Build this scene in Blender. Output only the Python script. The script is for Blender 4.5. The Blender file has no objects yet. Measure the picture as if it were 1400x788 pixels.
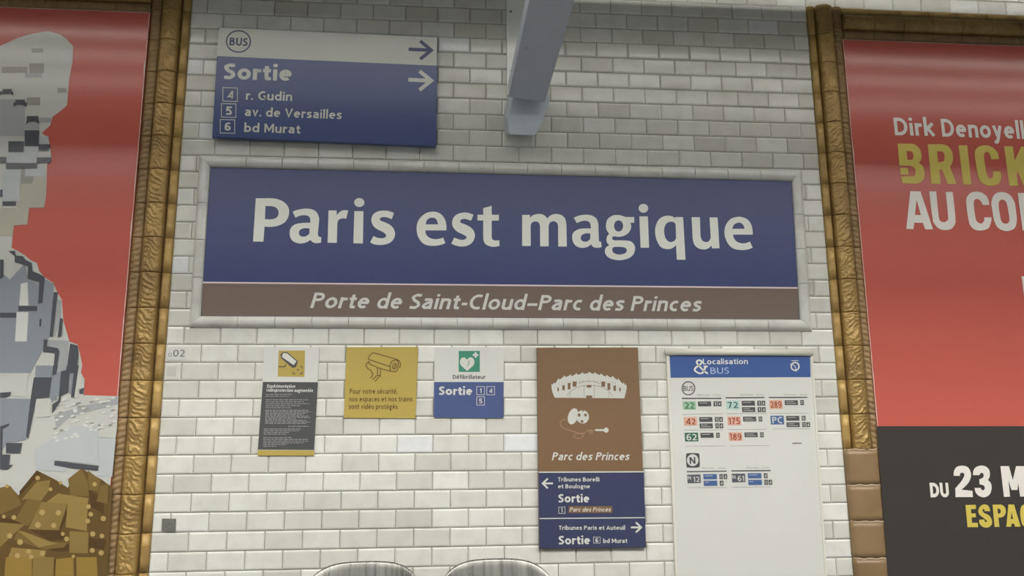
import bpy, bmesh, math, random
from mathutils import Vector, Matrix, noise
from mathutils.geometry import tessellate_polygon
random.seed(7)
SC = bpy.context.scene
COL = SC.collection

# ------------------------------------------------------------------ camera
CX, CY, CZ = -0.3208, -3.3227, 1.40
YAW, PIT, ROL, F = 0.08566, 0.18459, -0.00690, 1050.0
ROW16 = CZ + 0.6725            # height of the tile joint number 16
RP = 0.075 * 1.01346           # row pitch
TP = 0.15                      # tile pitch
fwd = Vector((math.sin(YAW)*math.cos(PIT), math.cos(YAW)*math.cos(PIT), math.sin(PIT)))
rt0 = Vector((math.cos(YAW), -math.sin(YAW), 0.0))
up0 = rt0.cross(fwd)
RT = rt0*math.cos(ROL) + up0*math.sin(ROL)
UP = -rt0*math.sin(ROL) + up0*math.cos(ROL)
cd = bpy.data.cameras.new('camera'); cam = bpy.data.objects.new('camera', cd); COL.objects.link(cam)
cam.matrix_world = Matrix(((RT.x, UP.x, -fwd.x, CX), (RT.y, UP.y, -fwd.y, CY), (RT.z, UP.z, -fwd.z, CZ), (0, 0, 0, 1)))
cd.sensor_width = 36.0; cd.lens = 36.0*F/1400.0; cd.clip_start = 0.05
SC.camera = cam
# ------------------------------------------------------------------ world
W = bpy.data.worlds.new('station_ambient'); SC.world = W; W.use_nodes = True
W.node_tree.nodes['Background'].inputs[0].default_value = (0.93, 0.98, 1.0, 1)
W.node_tree.nodes['Background'].inputs[1].default_value = 0.19
SC.view_settings.view_transform = 'Standard'; SC.view_settings.look = 'None'
SC.view_settings.gamma = 1.0; SC.view_settings.use_curve_mapping = False
SC.view_settings.exposure = 0.0
TUBE_POWER = 20.0
FAR_POWER = 10.0

# ------------------------------------------------------------------ helpers
def wp(px, py, off=0.0):
    """point of the wall plane (moved `off` metres out of the wall) seen at a photo pixel -> (x, z)"""
    d = fwd*F + RT*(px-700.0) - UP*(py-394.0)
    t = (-off - CY)/d.y
    return Vector((CX + d.x*t, 0, CZ + d.z*t))
def lin(c):
    r = []
    for v in c:
        v = v/255.0
        r.append(v/12.92 if v <= 0.04045 else ((v+0.055)/1.055)**2.4)
    return tuple(r) + (1.0,)
MATS = {}
def mat(name, rgb, rough=0.5, metal=0.0, vary=0.06, scale=18.0, bump=0.0, bscale=60.0, coat=0.0, dirt=None, dirt_amt=0.5, dscale=5.0, objrand=0.0, emit=0.0, aniso=0.0):
    if name in MATS: return MATS[name]
    m = bpy.data.materials.new(name); m.use_nodes = True; MATS[name] = m
    nt = m.node_tree; N = nt.nodes; L = nt.links; b = N['Principled BSDF']
    c = lin(rgb)
    tc = N.new('ShaderNodeTexCoord'); geo = N.new('ShaderNodeNewGeometry')
    src = geo.outputs['Position']
    nz = N.new('ShaderNodeTexNoise'); nz.inputs['Scale'].default_value = scale; nz.inputs['Detail'].default_value = 3
    L.new(src, nz.inputs['Vector'])
    mx = N.new('ShaderNodeMix'); mx.data_type = 'RGBA'
    mx.inputs[6].default_value = tuple(v*(1-vary) for v in c[:3])+(1,)
    mx.inputs[7].default_value = tuple(min(1, v*(1+vary)) for v in c[:3])+(1,)
    L.new(nz.outputs['Fac'], mx.inputs[0]); out = mx.outputs[2]
    if dirt:
        n2 = N.new('ShaderNodeTexNoise'); n2.inputs['Scale'].default_value = dscale; n2.inputs['Detail'].default_value = 6
        L.new(src, n2.inputs['Vector'])
        rp = N.new('ShaderNodeMapRange'); rp.inputs[1].default_value = 0.45; rp.inputs[2].default_value = 0.72
        rp.inputs[3].default_value = 0; rp.inputs[4].default_value = dirt_amt; L.new(n2.outputs['Fac'], rp.inputs[0])
        m2 = N.new('ShaderNodeMix'); m2.data_type = 'RGBA'; m2.inputs[7].default_value = lin(dirt)
        L.new(rp.outputs[0], m2.inputs[0]); L.new(out, m2.inputs[6]); out = m2.outputs[2]
    if objrand:
        oi = N.new('ShaderNodeObjectInfo'); hs = N.new('ShaderNodeHueSaturation')
        mr = N.new('ShaderNodeMapRange'); mr.inputs[3].default_value = 1-objrand; mr.inputs[4].default_value = 1+objrand
        L.new(oi.outputs['Random'], mr.inputs[0]); L.new(mr.outputs[0], hs.inputs['Value']); L.new(out, hs.inputs['Color']); out = hs.outputs[0]
    L.new(out, b.inputs['Base Color'])
    b.inputs['Roughness'].default_value = rough; b.inputs['Metallic'].default_value = metal
    b.inputs['Coat Weight'].default_value = coat; b.inputs['Coat Roughness'].default_value = 0.12
    if aniso: b.inputs['Anisotropic'].default_value = aniso
    if bump:
        n3 = N.new('ShaderNodeTexNoise'); n3.inputs['Scale'].default_value = bscale; n3.inputs['Detail'].default_value = 4
        L.new(src, n3.inputs['Vector'])
        bp = N.new('ShaderNodeBump'); bp.inputs['Strength'].default_value = bump; bp.inputs['Distance'].default_value = 0.004
        L.new(n3.outputs['Fac'], bp.inputs['Height']); L.new(bp.outputs[0], b.inputs['Normal'])
    if emit:
        b.inputs['Emission Color'].default_value = c; b.inputs['Emission Strength'].default_value = emit
    return m
def origin(o):
    v = Vector((0, 0, 0))
    while o is not None: v += o.location; o = o.parent
    return v
def link(name, me, m, parent=None, loc=None):
    o = bpy.data.objects.new(name, me); COL.objects.link(o)
    if m is not None and not me.materials:
        for q in (m if isinstance(m, (list, tuple)) else [m]): me.materials.append(q)
    if parent is not None: o.parent = parent
    if loc is not None: o.location = loc
    return o
def finish(bm, name, m, parent=None, smooth=False):
    """mesh from world-space bmesh, kept relative to its parent's origin"""
    bmesh.ops.recalc_face_normals(bm, faces=bm.faces) if smooth != 'keep' else None
    if parent is not None: bmesh.ops.translate(bm, verts=bm.verts, vec=-origin(parent))
    me = bpy.data.meshes.new(name); bm.to_mesh(me); bm.free()
    if smooth is True:
        for p in me.polygons: p.use_smooth = True
    return link(name, me, m, parent)
def thing(name, label, cat, loc, group=None):
    o = bpy.data.objects.new(name, None); COL.objects.link(o); o.location = loc; o.empty_display_size = 0.1
    o['label'] = label; o['category'] = cat
    if group: o['group'] = group
    return o
def struct(name, bm, m, parent=None):
    o = finish(bm, name, m, parent); o['kind'] = 'structure'; return o
def add_box(bm, x0, x1, y0, y1, z0, z1, bevel=0.0):
    vs = [bm.verts.new(p) for p in ((x0,y0,z0),(x1,y0,z0),(x1,y1,z0),(x0,y1,z0),(x0,y0,z1),(x1,y0,z1),(x1,y1,z1),(x0,y1,z1))]
    fs = [bm.faces.new([vs[i] for i in q]) for q in ((0,1,5,4),(1,2,6,5),(2,3,7,6),(3,0,4,7),(4,5,6,7),(3,2,1,0))]
    if bevel:
        es = list({e for f in fs for e in f.edges})
        bmesh.ops.bevel(bm, geom=es, offset=bevel, segments=2, affect='EDGES', profile=0.6)
def slab(bm, pts, off0, off1, bevel=0.0):
    """prism on the wall: pts = list of (x,z) Vectors; from off0 (back) to off1 (front)"""
    a = [bm.verts.new((p.x, -off0, p.z)) for p in pts]; b = [bm.verts.new((p.x, -off1, p.z)) for p in pts]
    n = len(pts); top = bm.faces.new(b); bm.faces.new(a[::-1])
    for i in range(n): bm.faces.new((a[i], a[(i+1) % n], b[(i+1) % n], b[i]))
    if bevel: bmesh.ops.bevel(bm, geom=list(top.edges), offset=bevel, segments=2, affect='EDGES')
def add_cyl(bm, p, q, r, seg=16, r2=None, caps=True):
    p = Vector(p); q = Vector(q); ax = (q-p).normalized(); r2 = r if r2 is None else r2
    a = ax.orthogonal().normalized(); b = ax.cross(a)
    A = []; B = []
    for i in range(seg):
        t = 2*math.pi*i/seg; d = a*math.cos(t)+b*math.sin(t)
        A.append(bm.verts.new(p+d*r)); B.append(bm.verts.new(q+d*r2))
    for i in range(seg): bm.faces.new((A[i], A[(i+1) % seg], B[(i+1) % seg], B[i]))
    if caps: bm.faces.new(A[::-1]); bm.faces.new(B)
# ---- flat print -------------------------------------------------------
def spline(pts, seg=5):
    """pts: (x,y) smooth or (x,y,1) corner, closed; Catmull-Rom between corners"""
    n = len(pts); out = []
    for i in range(n):
        p1 = pts[i]; p2 = pts[(i+1) % n]
        P1 = Vector(p1[:2]); P2 = Vector(p2[:2])
        if len(p1) > 2 and len(p2) > 2: out.append(P1); continue
        P0 = Vector(pts[i-1][:2]) if len(p1) < 3 else P1-(P2-P1)*0.6
        P3 = Vector(pts[(i+2) % n][:2]) if len(p2) < 3 else P2+(P2-P1)*0.6
        if len(p1) > 2 and len(p2) < 3:   # leave the corner bending towards the curve
            t2 = (P3-P1)*0.5; P0 = P1 - (P2-P1 - (t2-(P2-P1)))*1.0
        if len(p2) > 2 and len(p1) < 3:
            t1 = (P2-P0)*0.5; P3 = P2 + (P2-P1 - (t1-(P2-P1)))*1.0
        for k in range(seg):
            t = k/seg
            out.append(0.5*((2*P1)+(P2-P0)*t+(2*P0-5*P1+4*P2-P3)*t*t+(3*P1-P0-3*P2+P3)*t**3))
    return [(p.x, p.y) for p in out]
def zm(ox, oy, s, pts): return [(ox+p[0]/s, oy+p[1]/s)+tuple(p[2:]) for p in pts]
def ell(cx, cy, rx, ry, n=28, rot=0.0):
    c, s = math.cos(rot), math.sin(rot)
    return [(cx+rx*math.cos(t)*c-ry*math.sin(t)*s, cy+rx*math.cos(t)*s+ry*math.sin(t)*c) for t in [2*math.pi*i/n for i in range(n)]]
def rect(x0, y0, x1, y1): return [(x0, y0), (x1, y0), (x1, y1), (x0, y1)]
def arc(cx, cy, rx, ry, a0, a1, n=14):
    return [(cx+rx*math.cos(math.radians(a0+(a1-a0)*i/n)), cy+ry*math.sin(math.radians(a0+(a1-a0)*i/n))) for i in range(n+1)]
def sm(pts, seg=5):
    P = [Vector(p) for p in pts]; P = [P[0]*2-P[1]]+P+[P[-1]*2-P[-2]]; out = []
    for i in range(1, len(P)-2):
        for k in range(seg):
            t = k/seg; a, b, c, d = P[i-1:i+3]
            q = 0.5*((2*b)+(c-a)*t+(2*a-5*b+4*c-d)*t*t+(3*b-a-3*c+d)*t**3); out.append((q.x, q.y))
    out.append(tuple(pts[-1])); return out
def glyphs(w):
    """humanist sans drawn as strokes of width w: x-height 50, capitals 70, ascenders 75; ('s', path) stroke, ('c', path) closed stroke, ('f', path) filled"""
    h = w/2; g = {}; S = lambda *p: ('s', list(p)); O = lambda p: ('c', p[:-1]); D = lambda x, y, r=None: ('f', arc(x, y, r or h*1.12, r or h*1.12, 0, 360)[:-1])
    X = 50; C = 70; A = 75
    st = lambda x, y0, y1: S((x, y0), (x, y1)); P = lambda p: ('s', p)
    bowl = lambda cx, rx, cy=25, ry=25: O(arc(cx, cy, rx-h, ry-h, 0, 360, 24))
    g['o'] = (46, [bowl(23, 23)]); g['c'] = (37, [P(arc(23, 25, 23-h, 25-h, 58, 302))])
    g['e'] = (44, [P(arc(22, 25, 22-h, 25-h, 2, 312, 20)), S((h*1.2, 26.5), (44-h*.5, 26.5))])
    R = 39-h
    g['a'] = (41, [P(sm([(5, 42.5), (12, 47-h*.6), (20, X-h), (R-3, 44-h*.3), (R, 33)])+[(R, 0)]), P(sm([(R, 29.5), (18, 28), (h, 14.5), (15, h), (R, 11)]))])
    R = 41-h
    g['n'] = (41, [st(h, 0, X), P(sm([(h, 33), (13, 44-h*.2), (24, X-h), (R-2, 44-h*.4), (R, 34)])+[(R, 0)])])
    g['h'] = (41, [st(h, 0, A), g['n'][1][1]]); g['u'] = (41, [st(R, 0, X), P([(h, X)]+sm([(h, 16), (h+2, 7+h*.3), (17, h), (28, 6+h*.2), (R, 17)]))])
    R2 = 66-h; M = 33
    g['m'] = (66, [st(h, 0, X), P(sm([(h, 33), (11, 44-h*.2), (20, X-h), (M-2, 44-h*.4), (M, 34)])+[(M, 0)]), P(sm([(M, 33), (M+8, 44-h*.2), (M+17, X-h), (R2-2, 44-h*.4), (R2, 34)])+[(R2, 0)])])
    g['r'] = (27, [st(h, 0, X), P(sm([(h, 31), (12, 44-h*.2), (19, 48-h), (28, 49.5-h)]))])
    g['t'] = (28, [P([(13, 63), (13, 17)]+sm([(13, 15), (15, 5+h*.4), (20, h), (29, h+1)])), S((0, X-h), (28, X-h))])
    g['i'] = (w, [st(h, 0, X), D(h, 50+w*1.15)]); g['l'] = (w, [st(h, 0, A)]); g['j'] = g['i']
    g['f'] = (26, [P(sm([(28, A-h), (20, A-h), (13.5, 68-h*.3), (12, 56)])+[(12, 0)]), S((0, X-h), (26, X-h))])
    g['d'] = (44, [st(44-h, 0, A), bowl(22, 22)]); g['b'] = (44, [st(h, 0, A), bowl(22, 22)]); g['p'] = (44, [st(h, -20, X), bowl(22, 22)]); g['q'] = (44, [st(44-h, -20, X), bowl(22, 22)])
    g['g'] = (42, [O(arc(19, 33, 19-h, 17-h*.9, 0, 360, 20)), S((27, X-h*.8), (42, X-h*.8)), P(sm([(10, 19), (h+1, 12), (12, 6.5), (26, 5), (40-h, -5), (33, -15), (19, -20+h), (h, -11), (7, 1), (13, 6)]))])
    g['v'] = (41, [S((h, X), (20.5, h), (41-h, X))]); g['y'] = (41, [S((h, X), (21.5, 2)), P([(41-h, X), (21, 0)]+sm([(19, -6), (14, -15), (4, -20+h)]))])
    g['s'] = (34, [P(sm([(32, 45), (25, 48.8-h), (16, X-h), (h, 38), (13, 27.5), (25, 22), (34-h, 12.5), (19, h), (9, h+.8), (2, 7)]))]); g['z'] = (36, [S((2, X-h), (31, X-h), (5, h), (35, h))])
    g['k'] = (40, [st(h, 0, A), S((36, X), (h+2, 24)), S((15, 30), (37, 0))]); g['x'] = (40, [S((3, X), (37, 0)), S((37, X), (3, 0))])
    g['é'] = (44, g['e'][1]+[S((19, 56), (32, 72))])
    g['P'] = (44, [st(h, 0, C), P([(h, C-h), (22, C-h)]+arc(22, C-h-(38-w)/2, 22-h, (38-w)/2, 85, -85)+[(22, C-38+h), (h, C-38+h)])])
    g['R'] = (48, g['P'][1]+[S((22, 34), (44, 0))]); g['B'] = (46, [st(h, 0, C), P([(h, C-h), (20, C-h)]+arc(20, C-h-(35-w)/2, 21-h, (35-w)/2, 85, -85)+[(20, 36), (h, 36)]), P([(20, 36)]+arc(21, (36+h)/2, 25-h, (36-h)/2, 85, -85)+[(21, h), (h, h)])])
    g['D'] = (52, [st(h, 0, C), P([(h, C-h), (20, C-h)]+arc(20, 35, 32-h, 35-h, 85, -85)+[(20, h), (h, h)])])
    g['S'] = (40, [P(sm([(37, 63.5), (29, 68.5-h), (20, C-h), (h, 54), (15, 39), (28, 31), (40-h, 17.5), (22, h), (11, h+1), (2, 8)]))])
    g['C'] = (48, [P(arc(32, 35, 32-h, 35-h, 62, 298, 18))]); g['G'] = (52, [P(arc(32, 35, 32-h, 35-h, 62, 300, 18)+[(52-h, 5), (52-h, 32)]), S((52-h, 32), (34, 32))])
    g['O'] = (60, [O(arc(30, 35, 30-h, 35-h, 0, 360, 26))]); g['U'] = (50, [P([(h, C)]+arc(25, 25-h+h, 25-h, 25-h, 180, 360)+[(50-h, C)])])
    g['M'] = (62, [st(h, 0, C), st(62-h, 0, C), S((h+1, C-1), (31, 18), (61-h, C-1))]); g['N'] = (52, [st(h, 0, C), st(52-h, 0, C), S((h+1, C-2), (51-h, 2))])
    g['T'] = (44, [st(22, 0, C), S((0, C-h), (44, C-h))]); g['L'] = (36, [S((h, C), (h, h), (36, h))]); g['E'] = (38, [S((38, C-h), (h, C-h), (h, h), (38, h)), S((h, 36), (34, 36))])
    g['I'] = (w, [st(h, 0, C)]); g['A'] = (52, [S((h*.7, 0), (26, C-h), (52-h*.7, 0)), S((10, 20), (42, 20))]); g['V'] = (52, [S((h*.7, C), (26, h), (52-h*.7, C))])
    g['1'] = (24, [st(24-h-3, 0, C), S((1, 57), (24-h-3, C-h*.8))]); g['2'] = (40, [P(sm([(3, 61), (11, 67.5-h), (20, C-h), (38-h, 53), (30, 34), (9, h+1)])+[(8, h), (40, h)])])
    g['3'] = (40, [P(sm([(4, 64-h*.2), (19, C-h), (37-h, 53), (29, 41), (14, 37.5)])), P(sm([(14, 37.5), (31, 34), (40-h, 20), (30, 5+h*.3), (18, h), (2, 6)]))])
    g['4'] = (44, [S((34, 0), (34, C-2), (30, C-3), (4, 20), (44, 20))]); g['5'] = (38, [P([(36, C-h), (9, C-h), (7, 39)]+sm([(9, 40), (19, 43-h*.3), (38-h, 24), (28, 7), (17, h), (2, 5)]))])
    g['6'] = (42, [O(arc(21, 22, 21-h, 22-h, 0, 360, 22)), P(sm([(36, 66-h*.3), (26, C-h), (12, 59), (h, 40), (h, 24)]))])
    g['7'] = (38, [P([(1, C-h), (35-h, C-h)]+sm([(35-h, C-h-2), (20, 32), (13, 0)]))]); g['8'] = (42, [O(arc(21, 53, 18-h, 17-h, 0, 360, 20)), O(arc(21, 19.5, 21-h, 19.5-h*.7, 0, 360, 22))])
    g['9'] = (42, [O(arc(21, 48, 21-h, 22-h, 0, 360, 22)), P(sm([(6, 4+h*.3), (16, h), (30, 11), (42-h, 30), (42-h, 46)]))]); g['0'] = (44, [O(arc(22, 35, 22-h, 35-h, 0, 360, 24))])
    g['&'] = (60, [P(sm([(58, 1), (36, 22), (16, 50), (16, 62), (27, C-h), (36, 58), (28, 46), (10, 32), (h, 18), (22, h), (38, 8), (48, 28), (50, 36)])), S((42, 36), (60, 36))])
    g['.'] = (w, [D(h, h)]); g[','] = (w, [S((h+1, w), (h-1, -6))]); g['-'] = (22, [S((0, 25), (22, 25))]); g['\u2013'] = (40, [S((0, 25), (40, 25))])
    return g
TG = {}
def text_geo(string, w, shear, sp=1.0):
    k = (string, w, shear, sp)
    if k not in TG:
        g = glyphs(w); x = 0; out = []
        for ch in string:
            if ch == ' ': x += 24*sp; out.append(None); continue
            adv, items = g[ch]
            for kind, p in items:
                if kind == 'f': out.append([[(px+x, py) for px, py in p], [], 'f']); continue
                l, r = offset_path(p, w, kind == 'c')
                out.append([[(a+x, b) for a, b in l], [(a+x, b) for a, b in r], kind])
            x += adv+max(5.0, 15-w*.55)*sp
        out = [[[(a+b*shear, b) for a, b in L] for L in poly[:2]]+[poly[2]] if poly else None for poly in out]
        al = [p for poly in out if poly for L in poly[:2] for p in L]
        TG[k] = (out, (min(p[0] for p in al), max(p[0] for p in al), max(p[1] for p in al)))
    return TG[k]
def offset_path(pts, w, closed):
    P = [Vector(p[:2]) for p in pts]; Q = [P[0]]
    for p in P[1:]:
        if (p-Q[-1]).length > 1e-4: Q.append(p)
    if closed and (Q[0]-Q[-1]).length < 1e-4: Q.pop()
    P = Q; n = len(P); l = []; r = []
    for i in range(n):
        a = P[i-1] if (i > 0 or closed) else None; b = P[(i+1) % n] if (i < n-1 or closed) else None
        d1 = (P[i]-a).normalized() if a is not None else (b-P[i]).normalized()
        d2 = (b-P[i]).normalized() if b is not None else d1
        n1 = Vector((-d1.y, d1.x)); n2 = Vector((-d2.y, d2.x)); m = n1+n2
        if m.length < 0.25: m = n1
        m.normalize(); k = min(1.9, 1.0/max(0.3, m.dot(n1)))
        l.append(tuple(P[i]+m*w*0.5*k)); r.append(tuple(P[i]-m*w*0.5*k))
    return l, r
class Print:
    """flat ink on a surface parallel to the wall, `off` metres in front of it; every mark is a piece of its own unless joined"""
    def __init__(s, off, parent, join=False): s.off = off; s.par = parent; s.join = join; s.g = []; s.n = 0; s.hold = False
    def new(s):
        if not s.g or not (s.join or s.hold): s.g.append(bmesh.new())
        return s.g[-1]
    def tri(s, P):
        bm = s.new(); loops = [[Vector((p.x, p.z, 0)) for p in L] for L in P]
        flat = [p for L in loops for p in L]
        s.n += 1; o = s.off+(s.n % 14)*2.0e-5        # ink layers never share one plane
        vs = [bm.verts.new((p.x, -o, p.y)) for p in flat]
        for t in tessellate_polygon(loops):
            a, b, c = (flat[i] for i in t)
            ar = (b-a).cross(c-a).z
            if abs(ar) < 1e-13: continue
            q = t if ar > 0 else t[::-1]
            try: bm.faces.new([vs[i] for i in q])
            except ValueError: pass
    def strip(s, l, r, closed):
        bm = s.new(); s.n += 1; o = s.off+(s.n % 14)*2.0e-5
        a = [bm.verts.new((p.x, -o, p.z)) for p in l]; b = [bm.verts.new((p.x, -o, p.z)) for p in r]
        for i in range(len(a) if closed else len(a)-1):
            j = (i+1) % len(a); bm.faces.new((a[i], a[j], b[j], b[i]))
        return s
    def poly(s, *loops):
        s.tri([[wp(p[0], p[1], s.off) for p in L] for L in loops]); return s
    def line(s, pts, w, closed=False):
        l, r = offset_path(pts, w, closed)
        return s.strip([wp(p[0], p[1], s.off) for p in l], [wp(p[0], p[1], s.off) for p in r], closed)
    def frame(s, x0, y0, x1, y1, w, dy=0.0):
        return s.poly([(x0, y0), (x1, y0+dy), (x1, y1+dy), (x0, y1)], [(x0+w, y0+w), (x0+w, y1-w), (x1-w, y1-w+dy), (x1-w, y0+w+dy)])
    def text(s, string, x0, y0, x1, y1, h, w=13.0, shear=0.0, sp=1.0):
        polys, (a0, a1, b1) = text_geo(string, w, shear, sp)
        A = wp(x0, y0, s.off); B = wp(x1, y1, s.off); T = wp(x0, y0-h, s.off)
        ex = (B-A)/(a1-a0); d = (B-A).normalized(); ez = Vector((-d.z, 0, d.x))*((T-A).length/b1)
        if not s.join: s.g.append(bmesh.new())
        s.hold = True
        for poly in polys:
            if poly is None:
                if h > 10 and not s.join: s.g.append(bmesh.new())     # a new word
                continue
            L = [[A+ex*(p[0]-a0)+ez*p[1] for p in q] for q in poly[:2]]
            if poly[2] == 'f': s.tri(L[:1])
            else: s.strip(L[0], L[1], poly[2] == 'c')
        s.hold = False
        if not s.join: s.g.append(bmesh.new())
        return s
    def done(s, name, m, label=None, kind=None):
        for bm in s.g:
            if not bm.faces: bm.free(); continue
            o = finish(bm, name, m, s.par, smooth='keep')
            if label: o['label'] = label
            if kind: o['kind'] = kind
        return o
def plate(name, quad, off0, off1, m, parent, bevel=0.002):
    bm = bmesh.new(); slab(bm, [wp(x, y, off1) for x, y in quad][::-1], off0, off1, bevel); return finish(bm, name, m, parent)
def lerp(a, b, t): return (a[0]+(b[0]-a[0])*t, a[1]+(b[1]-a[1])*t)
def base_of(quad, off):
    p = wp((quad[2][0]+quad[3][0])/2, (quad[2][1]+quad[3][1])/2, off); return Vector((p.x, -off*0.5, p.z))

# ------------------------------------------------------------------ materials
TILE_RGB = [(212, 213, 205), (205, 205, 196), (218, 219, 212), (198, 198, 188), (219, 221, 222)]
TILE_W = [0.38, 0.28, 0.2, 0.10, 0.035]
TILE = [mat('glazed_tile_%s' % n, c, rough=0.14, vary=0.05, scale=9, bump=0.10, bscale=22, coat=0.0, dirt=(158, 155, 142), dirt_amt=0.2, dscale=14, objrand=0.035)
        for n, c in zip(('cream', 'ivory', 'pale', 'grey', 'white'), TILE_RGB)]
M_GROUT = mat('grout', (128, 122, 110), rough=0.9, vary=0.25, bump=0.4)
M_MOULD = mat('glazed_moulding', (205, 206, 200), rough=0.2, vary=0.05, bump=0.1, bscale=25, dirt=(140, 135, 122), dirt_amt=0.3, dscale=12)
M_BLUE = mat('enamel_blue', (66, 75, 118), rough=0.26, vary=0.05, scale=4, bump=0.03, bscale=5)
M_BLUE2 = mat('enamel_blue_exit', (74, 87, 132), rough=0.24, vary=0.05, scale=4)
M_BROWN = mat('enamel_brown_band', (114, 100, 90), rough=0.32, vary=0.05, scale=4)
M_BROWN2 = mat('enamel_brown_sign', (120, 94, 68), rough=0.4, vary=0.05, scale=4)
M_WHITE = mat('white_print', (222, 224, 216), rough=0.35, vary=0.02)
M_WHITE2 = mat('soft_white_print', (205, 206, 200), rough=0.4, vary=0.02)
M_PINK = mat('pale_line_print', (222, 206, 208), rough=0.4, vary=0.02)
M_BAND = mat('white_enamel', (196, 198, 190), rough=0.25, vary=0.04, scale=5)
M_NAVY = mat('navy_print', (74, 80, 114), rough=0.4, vary=0.03)
M_INK = mat('dark_grey_print', (72, 73, 75), rough=0.5, vary=0.05)
M_INKB = mat('brown_ink', (92, 70, 30), rough=0.5, vary=0.05)
M_YEL = mat('yellow_enamel', (178, 158, 82), rough=0.35, vary=0.04, scale=5)
M_GREEN = mat('green_print', (62, 134, 110), rough=0.4, vary=0.03)
M_SIGNW = mat('white_sign_face', (206, 207, 202), rough=0.35, vary=0.03, scale=5)
M_EDGE = mat('sign_edge', (120, 122, 120), rough=0.5, vary=0.05)

# ------------------------------------------------------------------ the setting: tiled wall, floor, ceiling
N0, N1 = -0.97, 18.50                      # tiled bay between the two gilded frames
def nx(n): return (n-9)*TP
def rz(r): return ROW16 + (16-r)*RP
XL, XR = nx(N0), nx(N1)
ROW_TOP, ROW_BOT = -14, 43
FR_TOP_ROW = -2.0                          # outer edge of both gilded frames
bm = bmesh.new(); add_box(bm, -6.6, 6.6, 0.004, 0.16, 0.0, rz(ROW_TOP))
wall = struct('wall_back', bm, M_GROUT)
bm = bmesh.new(); add_box(bm, -6.6, 6.6, -4.2, 0.16, -0.12, 0.0)
struct('floor', bm, mat('asphalt_floor', (92, 90, 88), rough=0.7, vary=0.15, scale=30, bump=0.3))
bm = bmesh.new(); add_box(bm, -6.6, 6.6, -2.6, 0.16, rz(ROW_TOP), rz(ROW_TOP)+0.12)
struct('ceiling', bm, mat('ceiling_plaster', (180, 178, 168), rough=0.8, vary=0.05))

def tile_geo(bm, x0, x1, z0, z1, tx=0.0, tz=0.0, dy=0.0, mi=0):
    g = 0.0011; b = min(0.0085, (x1-x0)*0.3, (z1-z0)*0.3); x0 += g; x1 -= g; z0 += g; z1 -= g
    xm = (x0+x1)/2; zm_ = (z0+z1)/2
    def V(x, z, y): return bm.verts.new((x, y+(x-xm)*tx+(z-zm_)*tz+dy, z))
    rings = [[V(x0, z0, .006), V(x1, z0, .006), V(x1, z1, .006), V(x0, z1, .006)],
             [V(x0, z0, .0020), V(x1, z0, .0020), V(x1, z1, .0020), V(x0, z1, .0020)],
             [V(x0+b*.55, z0+b*.55, -.0014), V(x1-b*.55, z0+b*.55, -.0014), V(x1-b*.55, z1-b*.55, -.0014), V(x0+b*.55, z1-b*.55, -.0014)],
             [V(x0+b, z0+b, -.0021), V(x1-b, z0+b, -.0021), V(x1-b, z1-b, -.0021), V(x0+b, z1-b, -.0021)]]
    for a, c in zip(rings, rings[1:]):
        for i in range(4):
            f = bm.faces.new((a[i], a[(i+1) % 4], c[(i+1) % 4], c[i])); f.material_index = mi
    f = bm.faces.new(rings[-1]); f.material_index = mi
def project(x, z, y=0.0):
    d = Vector((x-CX, y-CY, z-CZ)); w = d.dot(fwd); return 700+F*d.dot(RT)/w, 394-F*d.dot(UP)/w
def inq(p, q):
    s = 0
    for i in range(4):
        a = q[i]; b = q[(i+1) % 4]; c = (b[0]-a[0])*(p[1]-a[1])-(b[1]-a[1])*(p[0]-a[0])
        if c < 0: return False
    return True
Q_EXIT = [(299, 36.9), (598.2, 50.3), (596.3, 200.4), (289.8, 187.5)]
Q_NAME = [(287.8, 229), (1082, 248.3), (1093.2, 437.6), (275, 432.7)]
Q_NAME_OUT = [(272.5, 212.5), (1095.5, 232.3), (1109.8, 454), (259, 449)]
Q_CCTV = [(361.6, 474.7), (436.6, 475.8), (429, 623.5), (351.9, 623.5)]
Q_YEL = [(473.6, 475.0), (571.8, 474.6), (568, 572.6), (470, 571.8)]
Q_DEF = [(594.2, 475), (688.9, 475), (688.4, 572), (592.9, 571.6)]
Q_STAD = [(734.2, 475.5), (872.3, 475.3), (883.6, 749.2), (737, 750.8)]
Q_MAP = [(911.5, 483), (1111, 482), (1134.5, 840), (926, 842)]
QS = [Q_EXIT, Q_NAME_OUT, Q_CCTV, Q_YEL, Q_DEF, Q_STAD, Q_MAP]
tiles = []
for r in range(ROW_TOP, ROW_BOT):
    z0, z1 = rz(r+1), rz(r)
    par = 0.0 if r % 2 == 0 else 0.5
    lo, hi = (N0, N1) if r >= FR_TOP_ROW else (nx(0) and -34.0, 52.0)
    n = math.floor(lo)-1+par
    while n < hi:
        a = max(n, lo); b = min(n+1, hi)
        if b-a > 0.06:
            jit = (random.random()-.5)*0.012
            x0, x1 = nx(a), nx(b)
            cx, cz = (x0+x1)/2, (z0+z1)/2
            p = project(cx, cz)
            vis = -20 < p[0] < 1420 and -10 < p[1] < 800 and not any(all(inq(project(X, Z), q) for X, Z in ((x0, z0), (x1, z0), (x1, z1), (x0, z1))) for q in QS)
            area = abs((project(x1, cz)[0]-project(x0, cz)[0])*(project(cx, z0)[1]-project(cx, z1)[1]))
            tiles.append((vis, area, x0, x1, z0, z1))
        n += 1
tiles.sort(key=lambda t: (not t[0], -t[1]))
parts, rest = tiles[:300], tiles[300:]
cache = {}
def pick(): return random.choices(range(5), TILE_W)[0]
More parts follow.
